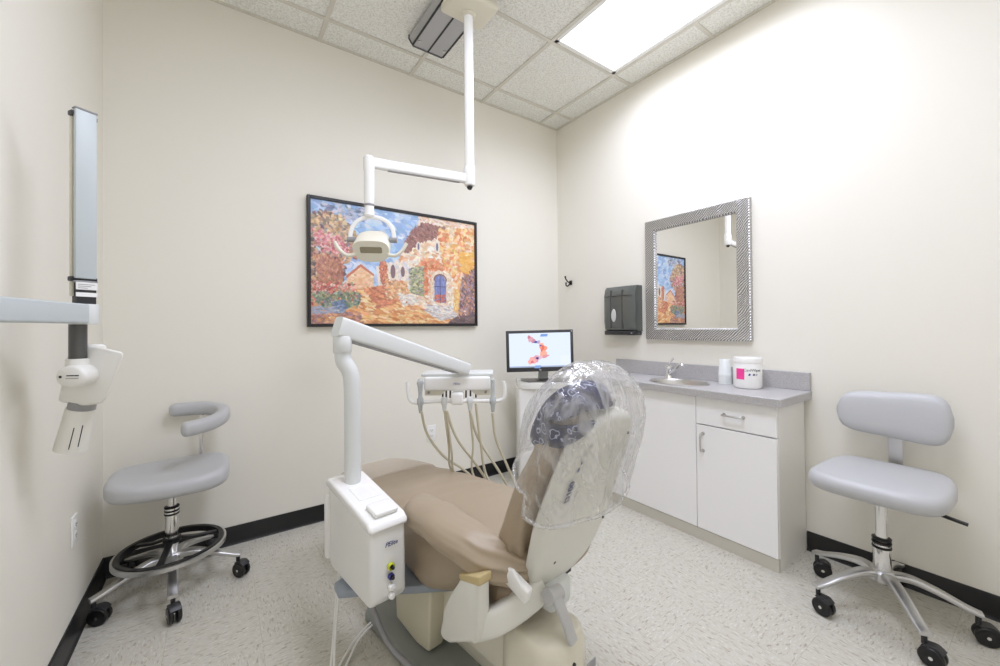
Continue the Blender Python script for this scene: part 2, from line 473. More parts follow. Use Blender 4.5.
    for t in np.linspace(0, 1, 40):
        dab(.745, .54+.26*t, .0025, .004, 0, (60, 56, 90), .8); dab(.707+.078*t, .645, .004, .0022, 0, (60, 56, 90), .7)
        a = math.pi*t; dab(.745-.042*math.cos(a), .585-.055*math.sin(a), .005, .005, 0, (120, 70, 56), .6)
    # upper windows
    for u, v, s in ((.725, .27, 1), (.60, .285, .8)):
        for _ in range(4): dab(u, v, .017*s, .036*s, 0, (240, 226, 210), .8)
        for _ in range(4): dab(u, v, .008*s, .026*s, 0, (112, 98, 134), .8)
    # steps
    area([(.66, .82), (.84, .83), (.86, .93), (.74, .97), (.64, .88)], [(226, 220, 216), (200, 194, 200), (240, 236, 230), (176, 166, 170)], 170, .018, 8, .15, 4, .15)
    area([(.85, .66), (.90, .68), (.89, .92), (.84, .86)], [(246, 190, 90), (240, 160, 70), (250, 214, 130)], 90, .014, 10, 1.4)
    area([(.90, .55), (1, .44), (1, 1), (.86, 1), (.88, .85)], [(140, 96, 96), (110, 80, 96), (180, 120, 90), (150, 130, 160), (96, 70, 80), (206, 130, 90)], 330, .016, 18, 1.2)
    area([(.86, .94), (1, .9), (1, 1), (.8, 1)], [(84, 66, 70), (110, 80, 76)], 70, .02, 12)
    # left tree and flowers
    tree = [(0, .12), (.09, .08), (.2, .18), (.26, .3), (.24, .44), (.17, .5), (.16, .72), (.1, .78), (0, .8)]
    area(tree, [(176, 120, 90), (140, 90, 84), (206, 150, 110), (106, 90, 96), (190, 100, 90), (210, 170, 120), (84, 66, 76), (226, 190, 160)], 620, .015, 20, .5, 1.6, 1.5)
    area([(.0, .12), (.16, .1), (.25, .28), (.1, .34), (0, .3)], [(216, 170, 110), (196, 150, 110), (226, 190, 140), (150, 130, 110)], 130, .014, 18, .5, 1.6, 1.5)
    area([(.0, .24), (.14, .26), (.2, .42), (.06, .42)], [(220, 110, 120), (240, 160, 160), (236, 196, 190), (200, 90, 100)], 150, .01, 16, .5, 1.4, 1.5)
    area([(.02, .44), (.16, .46), (.16, .66), (.04, .68)], [(190, 110, 80), (206, 130, 96), (160, 90, 76)], 160, .016, 16, 1.5, 2.6)
    area([(0, .66), (.22, .66), (.24, .8), (0, .84)], [(214, 84, 70), (236, 130, 110), (246, 190, 170), (190, 70, 66), (150, 150, 110)], 230, .011, 20, .3, 1.5, 1.5)
    area([(.0, .74), (.26, .74), (.24, .86), (.05, .87)], [(110, 136, 96), (150, 170, 120), (84, 110, 90), (130, 120, 130)], 150, .012, 18, .3, 1.6, 1.5)
    area([(.1, .82), (.17, .80), (.18, .92), (.12, .93)], [(96, 120, 160), (120, 146, 186), (76, 96, 140)], 60, .012, 10)
    area([(0, .86), (.12, .86), (.12, .93), (0, .92)], [(150, 160, 190), (170, 176, 200), (130, 130, 160)], 60, .016, 10, .1, 3)
    area([(0, .93), (.25, .9), (.26, 1), (0, 1)], [(190, 120, 90), (226, 150, 90), (160, 100, 96), (150, 110, 120)], 130, .016, 18)
    g_ = img.mean(-1, keepdims=True); img = g_+(img-g_)*.88
    img = 1-(1-img)*.84
    return np.clip(img, 0, 1)

def canvas_mat():
    m = bpy.data.materials.new('painted_canvas'); m.use_nodes = True; nt = m.node_tree
    b = nt.nodes['Principled BSDF']; b.inputs['Roughness'].default_value = .45
    a = nt.nodes.new('ShaderNodeAttribute'); a.attribute_name = 'paint'
    nt.links.new(a.outputs['Color'], b.inputs['Base Color'])
    n = nt.nodes.new('ShaderNodeTexNoise'); n.inputs['Scale'].default_value = 70
    tc = nt.nodes.new('ShaderNodeTexCoord'); nt.links.new(tc.outputs['Object'], n.inputs['Vector'])
    bp = nt.nodes.new('ShaderNodeBump'); bp.inputs['Strength'].default_value = .15; bp.inputs['Distance'].default_value = .003
    nt.links.new(n.outputs['Fac'], bp.inputs['Height']); nt.links.new(bp.outputs[0], b.inputs['Normal'])
    return m
px0, px1, pz0, pz1 = -2.131, -.905, 1.215, 2.033
r = root('painting', 'large black-framed painting of a sunny stone village lane with an arched blue door', 'painting', ((px0+px1)/2, 0, pz0))
bm = BM(); fwd = .02
for a in ((px0, px0+fwd, pz0, pz1), (px1-fwd, px1, pz0, pz1), (px0+fwd, px1-fwd, pz0, pz0+fwd), (px0+fwd, px1-fwd, pz1-fwd, pz1)):
    box(bm, a[0], a[1], -.036, -.002, a[2], a[3], .002, 1)
OBJ('frame', bm, MAT('black_frame', sr(30, 28, 30), .4), r, smooth=False)
img = paint(); Hp, Wp, _ = img.shape
cx0, cx1, cz0, cz1 = px0+fwd, px1-fwd, pz0+fwd, pz1-fwd
X, Z = np.meshgrid(np.linspace(cx0, cx1, Wp), np.linspace(cz1, cz0, Hp))
V = np.stack([X, np.full_like(X, -.026), Z], -1).reshape(-1, 3)-np.array([(px0+px1)/2, 0, pz0])
idx = np.arange(Hp*Wp).reshape(Hp, Wp)
q = np.stack([idx[1:, :-1], idx[1:, 1:], idx[:-1, 1:], idx[:-1, :-1]], -1).reshape(-1, 4)
me = bpy.data.meshes.new('canvas'); me.from_pydata(V.tolist(), [], q.tolist())
lin = np.where(img <= .04045, img/12.92, ((img+.055)/1.055)**2.4)
at = me.color_attributes.new('paint', 'FLOAT_COLOR', 'POINT')
at.data.foreach_set('color', np.concatenate([lin.reshape(-1, 3), np.ones((Hp*Wp, 1))], 1).astype(np.float32).ravel())
me.materials.append(canvas_mat())
o = bpy.data.objects.new('canvas', me); COL.objects.link(o); o.parent = r

# ------------------------------------------------------------------ mirror
def frame_mat():
    m = MAT('rippled_silver', (.62, .61, .6, 1), .46, 1)
    nt = m.node_tree; b = nt.nodes['Principled BSDF']; N = nt.nodes.new; Lk = nt.links.new
    tc = N('ShaderNodeTexCoord'); w = N('ShaderNodeTexWave'); w.wave_type = 'BANDS'; w.bands_direction = 'DIAGONAL'
    w.inputs['Scale'].default_value = 38; w.inputs['Distortion'].default_value = 8; w.inputs['Detail'].default_value = 1; w.inputs['Detail Scale'].default_value = .35
    Lk(tc.outputs['Object'], w.inputs['Vector'])
    bp = N('ShaderNodeBump'); bp.inputs['Strength'].default_value = .45; bp.inputs['Distance'].default_value = .01
    Lk(w.outputs['Fac'], bp.inputs['Height']); Lk(bp.outputs[0], b.inputs['Normal'])
    rp = N('ShaderNodeValToRGB'); rp.color_ramp.elements[0].color = (.24, .235, .23, 1); rp.color_ramp.elements[1].color = (.86, .85, .84, 1)
    Lk(w.outputs['Fac'], rp.inputs[0]); Lk(rp.outputs[0], b.inputs['Base Color'])
    return m
y0, y1, z0, z1 = -1.646, -.946, 1.107, 1.958
r = root('mirror', 'square wall mirror in a wide rippled silver frame above the sink counter', 'mirror', (0, (y0+y1)/2, z0))
M_fr = frame_mat(); fwm = .078
bm = BM()
outer = [(y0, z0), (y1, z0), (y1, z1), (y0, z1)]
prof = [(0, 0), (0, -.028), (.005, -.031), (fwm-.008, -.029), (fwm, -.02), (fwm, 0)]
R4 = []
for (yy_, zz_), (sy, sz) in zip(outer, ((1, 1), (-1, 1), (-1, -1), (1, -1))):
    R4.append([Vector((x-.002, yy_+sy*d, zz_+sz*d)) for d, x in prof])
rings(bm, R4, loop=True)
OBJ('frame', bm, M_fr, r, smooth=False)
bm = BM(); box(bm, -.012, -.004, y0+fwm-.004, y1-fwm+.004, z0+fwm-.004, z1-fwm+.004)
OBJ('mirror_glass', bm, MAT('mirror_silvering', (.93, .93, .92, 1), .01, 1), r, smooth=False)

# ------------------------------------------------------------------ towel dispenser, hook, outlets
y0, y1, z0, z1 = -.897, -.612, 1.136, 1.506
r = root('towel_dispenser', 'smoky grey plastic paper towel dispenser left of the mirror', 'dispenser', (0, (y0+y1)/2, z0))
M_smoke = MAT('smoky_plastic', sr(92, 96, 92), .16, coat=.3)
M_smoked = MAT('smoky_plastic_deep', sr(62, 65, 63), .2, coat=.3)
bm = BM()
prof = [(-.002, z0+.03), (-.06, z0+.03), (-.092, z0+.04), (-.102, z0+.1), (-.102, z1-.07), (-.09, z1-.02), (-.07, z1), (-.002, z1)]
nn = len(prof); R2 = []
for t in [i/10 for i in range(11)]:
    y = y0+(y1-y0)*t; e = 1-abs(2*t-1)**8
    R2.append([Vector((x*(.86+.14*e) if x < -.01 else x, y, z)) for x, z in prof])
rings(bm, R2)
OBJ('cover', bm, M_smoke, r, ang=35)
for yy_ in (y1-.075, y0+.105):
    bm = BM(); cyl(bm, (-.099, yy_, z0+.05), (-.099, yy_, z1-.03), .007, n=10); OBJ('rib', bm, M_smoked, r)
bm = BM(); box(bm, -.106, -.1, y0+.012, y1-.012, z1-.075, z1-.07, .002, 1); OBJ('cover_seam', bm, M_smoked, r)
bm = BM(); box(bm, -.096, -.002, y0+.004, y1-.004, z0, z0+.034, .008, 2)
OBJ('base_tray', bm, M_dark, r)
bm = BM(); lathe(bm, [(.0, .0), (.018, .0), (.022, -.003), (.02, -.008), (.001, -.009)], (-.1, -.715, 1.285), M=Matrix.Rotation(R_(90), 4, 'Y'), sx=2.3, n=24)
OBJ('level_window', bm, MAT('pale_window', sr(205, 208, 204), .2), r)
bm = BM(); cyl(bm, (-.094, -.87, z0+.016), (-.099, -.87, z0+.016), .006, n=12); OBJ('lock', bm, M_chrome, r)

r = root('wall_hook', 'small dark double-pronged robe hook on the right wall near the corner', 'hook', (0, -.165, 1.56))
M_bronze = MAT('dark_bronze', sr(46, 44, 42), .3, .8)
bm = BM(); box(bm, -.012, 0, -.182, -.148, 1.575, 1.615, .006, 2)
OBJ('plate', bm, M_bronze, r)
bm = BM(); tube(bm, [(-.01, -.165, 1.6), (-.035, -.165, 1.6), (-.06, -.163, 1.622), (-.068, -.163, 1.64)], .0055); bmesh.ops.create_uvsphere(bm, u_segments=12, v_segments=8, radius=.009, matrix=Matrix.Translation((-.068, -.163, 1.643)))
OBJ('upper_prong', bm, M_bronze, r)
bm = BM(); tube(bm, [(-.01, -.165, 1.583), (-.03, -.165, 1.572), (-.046, -.165, 1.562), (-.062, -.165, 1.57), (-.062, -.165, 1.585)], .0055); bmesh.ops.create_uvsphere(bm, u_segments=12, v_segments=8, radius=.008, matrix=Matrix.Translation((-.062, -.165, 1.588)))
OBJ('lower_prong', bm, M_bronze, r)

def outlet(c, ex, n, label):
    c, ex, n = Vector(c), Vector(ex), Vector(n)
    r = root('wall_outlet', label, 'outlet', c)
    M = basis(c, ex, UP, n)
    bm = BM(); box(bm, -.036, .036, -.058, .058, 0, .006, .003, 2, M); OBJ('cover_plate', bm, M_white, r)
    for s in (-1, 1):
        bm = BM(); prism(bm, rrect(.034, .03, .012), M @ Vector((0, s*.021, .005)), ex, UP, .003, .001, 1)
        so = OBJ('socket', bm, M_white, r)
        for dx in (-.006, .006):
            bm = BM(); box(bm, dx-.001, dx+.001, s*.021-.002, s*.021+.006, .0075, .0088, 0, 1, M); OBJ('slot', bm, M_dark, so, smooth=False)
        bm = BM(); cyl(bm, M @ Vector((0, s*.021-.007, .0075)), M @ Vector((0, s*.021-.007, .0088)), .002, n=8); OBJ('ground_hole', bm, M_dark, so, smooth=False)
outlet((-1.297, 0, .427), (1, 0, 0), (0, -1, 0), 'white outlet plate on the back wall behind the instrument hoses')
outlet((WX, -.475, .43), (0, 1, 0), (1, 0, 0), 'white outlet plate on the left wall beside the wheeled stool')

# ------------------------------------------------------------------ cabinets and worktop
CT = .85; XF = -.365; YE = -1.893; YM = -1.492; YL = -.675
def cabinet(name_label, yA, yB, parts, side=False):
    r = root('base_cabinet', name_label, 'cabinet', (XF/2, (yA+yB)/2, 0))
    bm = BM()
    for b_ in ((XF+.02, -.012, yA, yA+.018, 0, CT-.042), (XF+.02, -.012, yB-.018, yB, 0, CT-.042), (XF+.02, -.012, yA+.018, yB-.018, .062, .08), (-.03, -.012, yA+.018, yB-.018, .08, CT-.042), (XF+.02, XF+.06, yA+.018, yB-.018, CT-.06, CT-.042)): box(bm, *b_)
    OBJ('body', bm, M_lamside, r, smooth=False)
    bm = BM(); box(bm, XF+.004, XF+.02, yA, yB, .0, .062); OBJ('plinth', bm, M_toe, r, smooth=False)
    return r
def front(r, name, yA, yB, zA, zB):
    bm = BM(); box(bm, XF-.0, XF+.019, yA+.002, yB-.002, zA, zB, .0015, 1); return OBJ(name, bm, M_lam, r, smooth=False)
def dhandle(par, p, d):
    """bar pull, centred at p along d"""
    p, d = Vector(p), Vector(d); n = Vector((-1, 0, 0)); bm = BM()
    tube(bm, [p-d*.048, p-d*.048+n*.022, p-d*.04+n*.03, p+d*.04+n*.03, p+d*.048+n*.022, p+d*.048], .0048, 10, 5)
    for s in (-1, 1): cyl(bm, p+d*.048*s, p+d*.048*s+n*.003, .009, n=12)
    OBJ('handle', bm, M_steel, par, label='brushed metal bar handle')
r = cabinet('white cabinet with drawer above a single door, at the open end of the counter', YE, YM, 2)
d = front(r, 'drawer', YE, YM, .652, CT-.048); dhandle(d, (XF, -1.695, .726), (0, 1, 0))
d = front(r, 'door', YE, YM, .066, .646); dhandle(d, (XF, -1.532, .553), (0, 0, 1))
r = cabinet('white sink cabinet with plain doors, partly behind the plastic-wrapped chair back', YM, YL, 2)
front(r, 'door', YM, -1.012, .066, CT-.048); front(r, 'door', -1.012, YL, .066, CT-.048)

r = root('worktop', 'grey speckled laminate worktop with backsplash along the right wall', 'worktop', (-.2, (YE+YL)/2, CT-.042))
SCX, SCY, SA, SB = -.235, -1.312, .128, .168
def rectpt(a, x0, x1, y0, y1):
    dx, dy = math.cos(a), math.sin(a); t = 1e9
    if dx > 1e-9: t = min(t, (x1-SCX)/dx)
    if dx < -1e-9: t = min(t, (x0-SCX)/dx)
    if dy > 1e-9: t = min(t, (y1-SCY)/dy)
    if dy < -1e-9: t = min(t, (y0-SCY)/dy)
    return SCX+dx*t, SCY+dy*t
cx0, cx1, cy0, cy1 = -.402, -.002, YE-.032, YL+.012
angs = [2*math.pi*i/96 for i in range(96)]+[math.atan2(y-SCY, x-SCX) % (2*math.pi) for x in (cx0, cx1) for y in (cy0, cy1)]
angs = sorted(angs)
oe = [rectpt(a, cx0, cx1, cy0, cy1) for a in angs]; ie = [(SCX+SA*.97*math.cos(a), SCY+SB*.97*math.sin(a)) for a in angs]
bm = BM(); zt, zb = CT, CT-.042
ins = lambda p, k: (min(max(p[0], cx0+k), cx1-k), min(max(p[1], cy0+k), cy1-k))
Rr = [[Vector((*ie_, zb)) for ie_ in ie], [Vector((*ie_, zt)) for ie_ in ie], [Vector((*ins(p, .004), zt)) for p in oe], [Vector((*p, zt-.004)) for p in oe], [Vector((*p, zb)) for p in oe]]
rings(bm, Rr, loop=True)
OBJ('top', bm, M_counter, r, ang=30)
bm = BM(); box(bm, -.021, -.002, cy0+.002, cy1-.002, CT, CT+.098, .002, 1); OBJ('backsplash', bm, M_counter, r, smooth=False)

# sink
r = root('sink', 'small oval stainless steel sink set in the grey worktop', 'sink', (SCX, SCY, CT))
M_sinkm = MAT('satin_steel', (.6, .585, .56, 1), .3, 1)
bm = BM()
lathe(bm, [(1.09, .0), (1.09, .003), (1.05, .006), (.98, .004), (.94, -.004), (.9, -.05), (.8, -.105), (.55, -.125), (.14, -.13)], (SCX, SCY, CT+.0005), n=64, sx=SA, sy=SB, cap=False)
OBJ('basin', bm, M_sinkm, r)
bm = BM(); lathe(bm, [(.022, -.132), (.024, -.127), (.016, -.127), (.001, -.129)], (SCX, SCY, CT), n=20); OBJ('drain', bm, M_dark, r)
# faucet
fx, fy = -.088, -1.158
r = root('faucet', 'chrome single-lever faucet behind the oval sink', 'faucet', (fx, fy, CT))
bm = BM(); lathe(bm, [(.029, 0), (.029, .006), (.024, .012), (.021, .02), (.021, .06), (.025, .066), (.023, .078), (.013, .086), (.001, .088)], (fx, fy, CT), n=28)
OBJ('body', bm, M_chrome, r)
bm = BM(); sp = spline([(fx-.006, fy-.012, CT+.03), (fx-.03, fy-.055, CT+.058), (fx-.065, fy-.115, CT+.1), (fx-.078, fy-.135, CT+.104), (fx-.082, fy-.142, CT+.094)], 8)
sweep(bm, sp, circ(.0115, 14), up=(0, 0, 1)); OBJ('spout', bm, M_chrome, r)
bm = BM(); sweep(bm, spline([(fx, fy, CT+.084), (fx-.008, fy-.012, CT+.1), (fx-.018, fy-.036, CT+.128), (fx-.022, fy-.046, CT+.136)], 6), rrect(.018, .008, .0035), up=(.6, -.8, 0.01)); OBJ('lever', bm, M_chrome, r)

# wipes tub and cups
wx, wy = -.135, -1.668
r = root('wipes_tub', 'white tub of disinfecting wipes with a pink label block on the worktop', 'tub', (wx, wy, CT))
bm = BM(); lathe(bm, [(.062, 0), (.068, .004), (.07, .012), (.07, .142), (.066, .148)], (wx, wy, CT), n=48); OBJ('tub', bm, M_white, r)
bm = BM(); lathe(bm, [(.0715, .144), (.0715, .166), (.068, .172), (.05, .175), (.001, .176)], (wx, wy, CT), n=48); OBJ('lid', bm, M_whitegloss, r)
def wrap(bm, a0, a1, z0, z1, rr, n=10):
    P = []
    for i in range(n+1):
        a = a0+(a1-a0)*i/n; P.append((wx+rr*math.cos(a), wy+rr*math.sin(a)))
    rings(bm, [[Vector((x, y, CT+z0)) for x, y in P], [Vector((x, y, CT+z1)) for x, y in P]], close=False, cap=False)
ac = math.atan2(-2.702-wy, -2.5717-wx)   # faces the room
bm = BM(); wrap(bm, ac-.85, ac-.22, .052, .112, .0706); OBJ('pink_label', bm, MAT('pink_print', sr(250, 70, 160), .4), r)
def arc_text(body, size, a_mid, z, rr, mat, par):
    o = TEXT(body, size, Matrix(), mat, None, ext=.0002)
    me = o.data
    for v in me.vertices:
        a = a_mid+v.co.x/rr; k = rr+v.co.z
        v.co = Vector((wx+k*math.cos(a), wy+k*math.sin(a), CT+z+v.co.y))-Vector((wx, wy, CT))
    o.parent = par; return o
arc_text('CaviWipes', .0205, ac+.36, .104, .0706, M_dark, r)
for a_, c_ in ((ac+.12, sr(60, 70, 160)), (ac+.42, sr(90, 90, 120)), (ac+.62, sr(190, 190, 195))):
    bm = BM(); M = basis((wx+.0706*math.cos(a_), wy+.0706*math.sin(a_), CT+.08), (-math.sin(a_), math.cos(a_), 0), UP, (math.cos(a_), math.sin(a_), 0))
    prism(bm, [(-.006, -.004), (.004, -.006), (.007, .004), (-.001, .007)], M.translation, M.col[0].xyz, M.col[1].xyz, .0005); OBJ('printed_mark', bm, MAT('print_ink', c_, .5), r)
cxx, cyy = -.066, -1.512
M_cup = MAT('translucent_cup', sr(240, 244, 243), .25, **{'Transmission Weight': .15})
for k in range(4):
    z = CT+.001+k*.016; bm = BM()
    lathe(bm, [(.001, .098), (.026, .098), (.028, .096), (.036, .004), (.0375, .002), (.0375, 0), (.035, .0), (.027, .093), (.001, .094)], (cxx, cyy, z), n=36)
    THING('plastic_cup', bm, M_cup, ['lowest translucent plastic cup of the upside-down stack beside the wipes tub', 'second translucent cup from the bottom of the stack beside the wipes tub',
          'third translucent cup from the bottom of the stack beside the wipes tub', 'topmost translucent cup of the stack beside the wipes tub'][k], 'cup', (cxx, cyy, z), 'stacked cups on the worktop')

# ------------------------------------------------------------------ stools
def caster(par, p, a, tilt):
    """p: stem top under the leg tip; twin-wheel caster, swivelled to angle a"""
    c, s = math.cos(a), math.sin(a); d = Vector((c, s, 0)); w = Vector((-s, c, 0)); p = Vector(p)
    ctr = Vector((p.x, p.y, .035))+d*.02
    bm = BM()
    for k in (-1, 1):
        M = basis(ctr+w*k*.005, d, UP, w*k)
        lathe(bm, [(.001, .0), (.03, .0), (.035, .003), (.035, .013), (.031, .017), (.023, .0155), (.013, .018), (.001, .018)], (0, 0, 0), M=M, n=28)
    o = OBJ('caster', bm, M_black, par, local=True)
    bm = BM(); cyl(bm, p, (p.x, p.y, .066), .0085, n=12); 
    sweep(bm, spline([p-Vector((0, 0, .03)), Vector((p.x, p.y, .070))+d*.006, ctr+d*.012+UP*.038, ctr+d*.03+UP*.024], 5), rrect(.04, .006, .002), up=w.cross(d) if False else None)
    OBJ('fork', bm, M_dark, o, local=True)
    bm = BM(); cyl(bm, ctr-w*.0235, ctr+w*.0235, .006, n=12); OBJ('axle', bm, M_chrome, o, local=True)

def stool_base(r, rad, angs, swiv, hubz, tipz):
    for a, sw in zip(angs, swiv):
        a = R_(a); d = Vector((math.cos(a), math.sin(a), 0)); bm = BM()
        pts = spline([d*.02+UP*hubz, d*.08+UP*(hubz+.008), d*rad*.6+UP*(hubz-.012), d*rad*.9+UP*(tipz+.006), d*(rad+.012)+UP*(tipz-.004)], 6)
        n = len(pts); w = d.cross(UP)
        Rr = []
        for i, p in enumerate(pts):
            t = i/(n-1); ww = .044*(1-t)+.036*t; hh = .03*(1-t)+.014*t
            Rr.append([p+w*x+UP*y for x, y in rrect(ww, hh, hh*.35, 3)])
        rings(bm, Rr); OBJ('leg', bm, M_alu, r, local=True)
        caster(r, d*rad+UP*(tipz-.008), R_(sw), 0)
    bm = BM(); lathe(bm, [(.03, hubz-.03), (.042, hubz-.022), (.044, hubz+.012), (.034, hubz+.022)], n=28); OBJ('hub', bm, M_alu, r, local=True)

# right stool (seat faces -x)
sx_, sy_ = -.31, -2.25
r = root('rolling_stool', 'grey vinyl stool with a wide backrest on five casters beside the cabinet', 'stool', (sx_, sy_, 0))
stool_base(r, .262, [143, 215, 287, 359, 71], [255, 265, 290, 70, 290], .16, .11)
bm = BM(); lathe(bm, [(.027, .15), (.029, .155), (.029, .275), (.027, .28)], n=28); OBJ('lift_column', bm, M_chrome, r, local=True)
for z in (.268, .286, .302):
    bm = BM(); lathe(bm, [(.028, z), (.0315, z+.002), (.0315, z+.009), (.028, z+.011)], n=28); OBJ('column_ring', bm, M_black, r, local=True)
bm = BM(); cyl(bm, (0, 0, .28), (0, 0, .5), .0205, n=24); OBJ('piston', bm, M_chrome, r, local=True)
bm = BM(); box(bm, -.1, .12, -.075, .075, .484, .506, .008, 2); box(bm, .06, .245, -.03, .03, .488, .5, .004, 1); OBJ('seat_plate', bm, M_dark, r, local=True)
bm = BM()
ol = []
for i in range(64):
    a = 2*math.pi*i/64; c, s = math.cos(a), math.sin(a); e = 2/5.2
    x = .222*math.copysign(abs(c)**e, c); y = .212*math.copysign(abs(s)**e, s)
    x += .018*(1-(y/.212)**2)*(-1 if x < 0 else .2); y *= (1-.10*max(0, x/.222))
    ol.append((x+.012, y))
cushion(bm, ol, .506, .578, .034, dome=.008); OBJ('seat', bm, M_vinylgrey, r, local=True, ang=60)
bm = BM()
sweep(bm, spline([(-.0, 0, .494), (.16, 0, .494), (.243, 0, .50), (.262, 0, .54), (.262, 0, .64), (.255, 0, .75)], 6), rrect(.008, .048, .002), up=(0, 1, 0.0)); 
OBJ('back_bracket', bm, M_steel, r, local=True)
bm = BM(); R2 = []
for i in range(33):
    t = -1+2*i/32; y = .188*t; e = (1-abs(t)**4.0)**.5; hh = .098*(.30+.70*e) if abs(t) < 1 else .03
    hh = (.1-.012*t)*max(.03, (1-abs(t)**7))**.5; th = .032*max(.05, (1-abs(t)**8))**.5
    cx = .205-.02*t*t+.0
    rg = []
    for k in range(24):
        a = 2*math.pi*k/24; c, s = math.cos(a), math.sin(a)
        zz = hh*math.copysign(abs(s)**.55, s); xx_ = th*math.copysign(abs(c)**.8, c)
        rg.append(Vector((cx+xx_+zz*.16, y, .795+zz)))
    R2.append(rg)
rings(bm, R2); OBJ('backrest', bm, M_vinylgrey, r, local=True, ang=60)
bm = BM(); tube(bm, [(.0, -.05, .488), (-.02, -.13, .484), (-.03, -.185, .476)], .005, 10); sweep(bm, spline([(-.028, -.17, .478), (-.03, -.2, .473), (-.028, -.24, .466)], 5), rrect(.022, .009, .004), up=(0, 0, 1)); OBJ('height_lever', bm, M_black, r, local=True)

# left stool (assistant stool with foot ring and curved arm)
lx, ly = -2.756, -.295
r = root('assistant_stool', 'grey vinyl stool with a foot ring and curved torso bar in the left corner', 'stool', (lx, ly, 0))
stool_base(r, .262, [203, 275, 347, 59, 131], [340, 285, 310, 60, 120], .15, .105)
bm = BM(); lathe(bm, [(.024, .15), (.026, .155), (.026, .38), (.024, .385)], n=28); OBJ('lift_column', bm, M_chrome, r, local=True)
for z in (.345, .36, .376):
    bm = BM(); lathe(bm, [(.025, z), (.0285, z+.002), (.0285, z+.008), (.025, z+.01)], n=28); OBJ('column_ring', bm, M_black, r, local=True)
bm = BM(); lathe(bm, [(.026, .215), (.034, .218), (.034, .24), (.026, .243)], n=28)
OBJ('ring_clamp', bm, M_black, r, local=True)
bm = BM(); cyl(bm, (0, 0, .38), (0, 0, .48), .018, n=24); OBJ('piston', bm, M_chrome, r, local=True)
bm = BM(); RR = .203; zc = .188
lathe(bm, [(RR, zc-.011), (RR+.006, zc-.009), (RR+.006, zc+.009), (RR, zc+.011), (RR-.004, zc+.009), (RR-.004, zc-.009), (RR, zc-.011)], n=72, cap=False)
fr = OBJ('foot_ring', bm, M_alu, r, local=True)
bm = BM()
lathe(bm, [(RR-.003, zc+.0095), (RR-.005, zc+.015), (RR-.022, zc+.015), (RR-.024, zc-.012), (RR-.005, zc-.012)], n=72, cap=False)
for a in (20, 140, 260):
    a = R_(a); d = Vector((math.cos(a), math.sin(a), 0)); sweep(bm, spline([d*.03+UP*.228, d*.1+UP*.205, d*(RR-.01)+UP*(zc+.002)], 5), rrect(.026, .012, .004), up=(0, 0, 1))
OBJ('ring_support', bm, M_black, fr, local=True)
bm = BM(); box(bm, -.1, .1, -.07, .07, .460, .480, .008, 2); box(bm, -.02, .13, .05, .22, .464, .476, .004, 1, Matrix.Rotation(0, 4, 'Z')); OBJ('seat_plate', bm, M_dark, r, local=True)
bm = BM(); ol = []
for i in range(72):
    a = 2*math.pi*i/72; c, s = math.cos(a), math.sin(a); e = 2/3.4
    x = .222*math.copysign(abs(c)**e, c); y = .205*math.copysign(abs(s)**e, s)
    if x < 0: y *= 1+.14*(x/.222); 
    ol.append((x, y+.0))
cushion(bm, ol, .478, .548, .03, dome=.004, dip=.012)
for v in bm.verts:
    if v.co.z > .515: v.co.z += .016*abs(v.co.x/.222)**2-.0*v.co.y+ .012*max(0, v.co.y/.2)
OBJ('seat', bm, M_vinylgrey, r, local=True, ang=60)
# seat seam panel at the nose
bm = BM()
sp = []
for i in range(13):
    a = R_(150+i*3.2); sp.append(Vector((-.06-.112+.0*i, -.15+i*.0115, .52)))
# torso bar (U opening to -x) on a chrome post
bm.free()
bm = BM(); px_, py_ = .105, .205
tube(bm, [(.06, .12, .47), (.09, .19, .47), (px_, py_, .49), (px_, py_, .62), (px_, py_, .76)], .011, 14); OBJ('arm_post', bm, M_chrome, r, local=True)
bm = BM()
Up = [(-.03, .245, .79), (.05, .245, .79), (.13, .225, .786), (.19, .155, .778), (.195, .06, .765), (.15, -.03, .755), (.09, -.075, .75), (.04, -.09, .748)]
pts = spline(Up, 8); n = len(pts); Rr = []
for i, p in enumerate(pts):
    t = (pts[min(i+1, n-1)]-pts[max(i-1, 0)]).normalized(); w = t.cross(UP).normalized()
    e = min(i, n-1-i)/3.0; k = min(1, .45+.55*math.sqrt(min(1, e)))
    Rr.append([p+w*(.030*k*math.copysign(abs(math.cos(q))**.8, math.cos(q)))+UP*(.034*k*math.copysign(abs(math.sin(q))**.8, math.sin(q))) for q in [2*math.pi*j/20 for j in range(20)]])
rings(bm, Rr); OBJ('torso_bar', bm, M_vinylgrey, r, local=True, ang=70)

# ------------------------------------------------------------------ ceiling track and operatory lamp
r = root('ceiling_track', 'grey metal lamp track box fixed under the ceiling tiles', 'track', (-1.48, -.87, H-.05))
ty0, ty1 = -1.36, -.385
bm = BM(); prism(bm, [(-.125, .05), (-.125, .034), (-.098, 0), (.098, 0), (.125, .034), (.125, .05)], (-1.48, ty1, H-.062), (1, 0, 0), (0, 0, 1), ty1-ty0)
OBJ('housing', bm, MAT('track_grey', sr(176, 176, 178), .4, .2), r, smooth=False)
for x in (-.104, 0, .104):
    bm = BM(); box(bm, -1.48+x-.005, -1.48+x+.005, ty0, ty1, H-.0645, H-.058); OBJ('slot', bm, M_black, r, smooth=False)
bm = BM()
prism(bm, [(-.13, .056), (-.13, .032), (-.1, -.005), (.1, -.005), (.13, .032), (.13, .056)], (-1.48, ty1+.008, H-.062), (1, 0, 0), (0, 0, 1), .008)
OBJ('end_cap', bm, MAT('track_cap', sr(96, 97, 99), .4), r, smooth=False)
for x in (-.085, .085):
    bm = BM(); cyl(bm, (-1.48+x, ty1-.06, H-.062), (-1.48+x, ty1-.06, H-.07), .008, n=12); OBJ('screw', bm, M_steel, r)

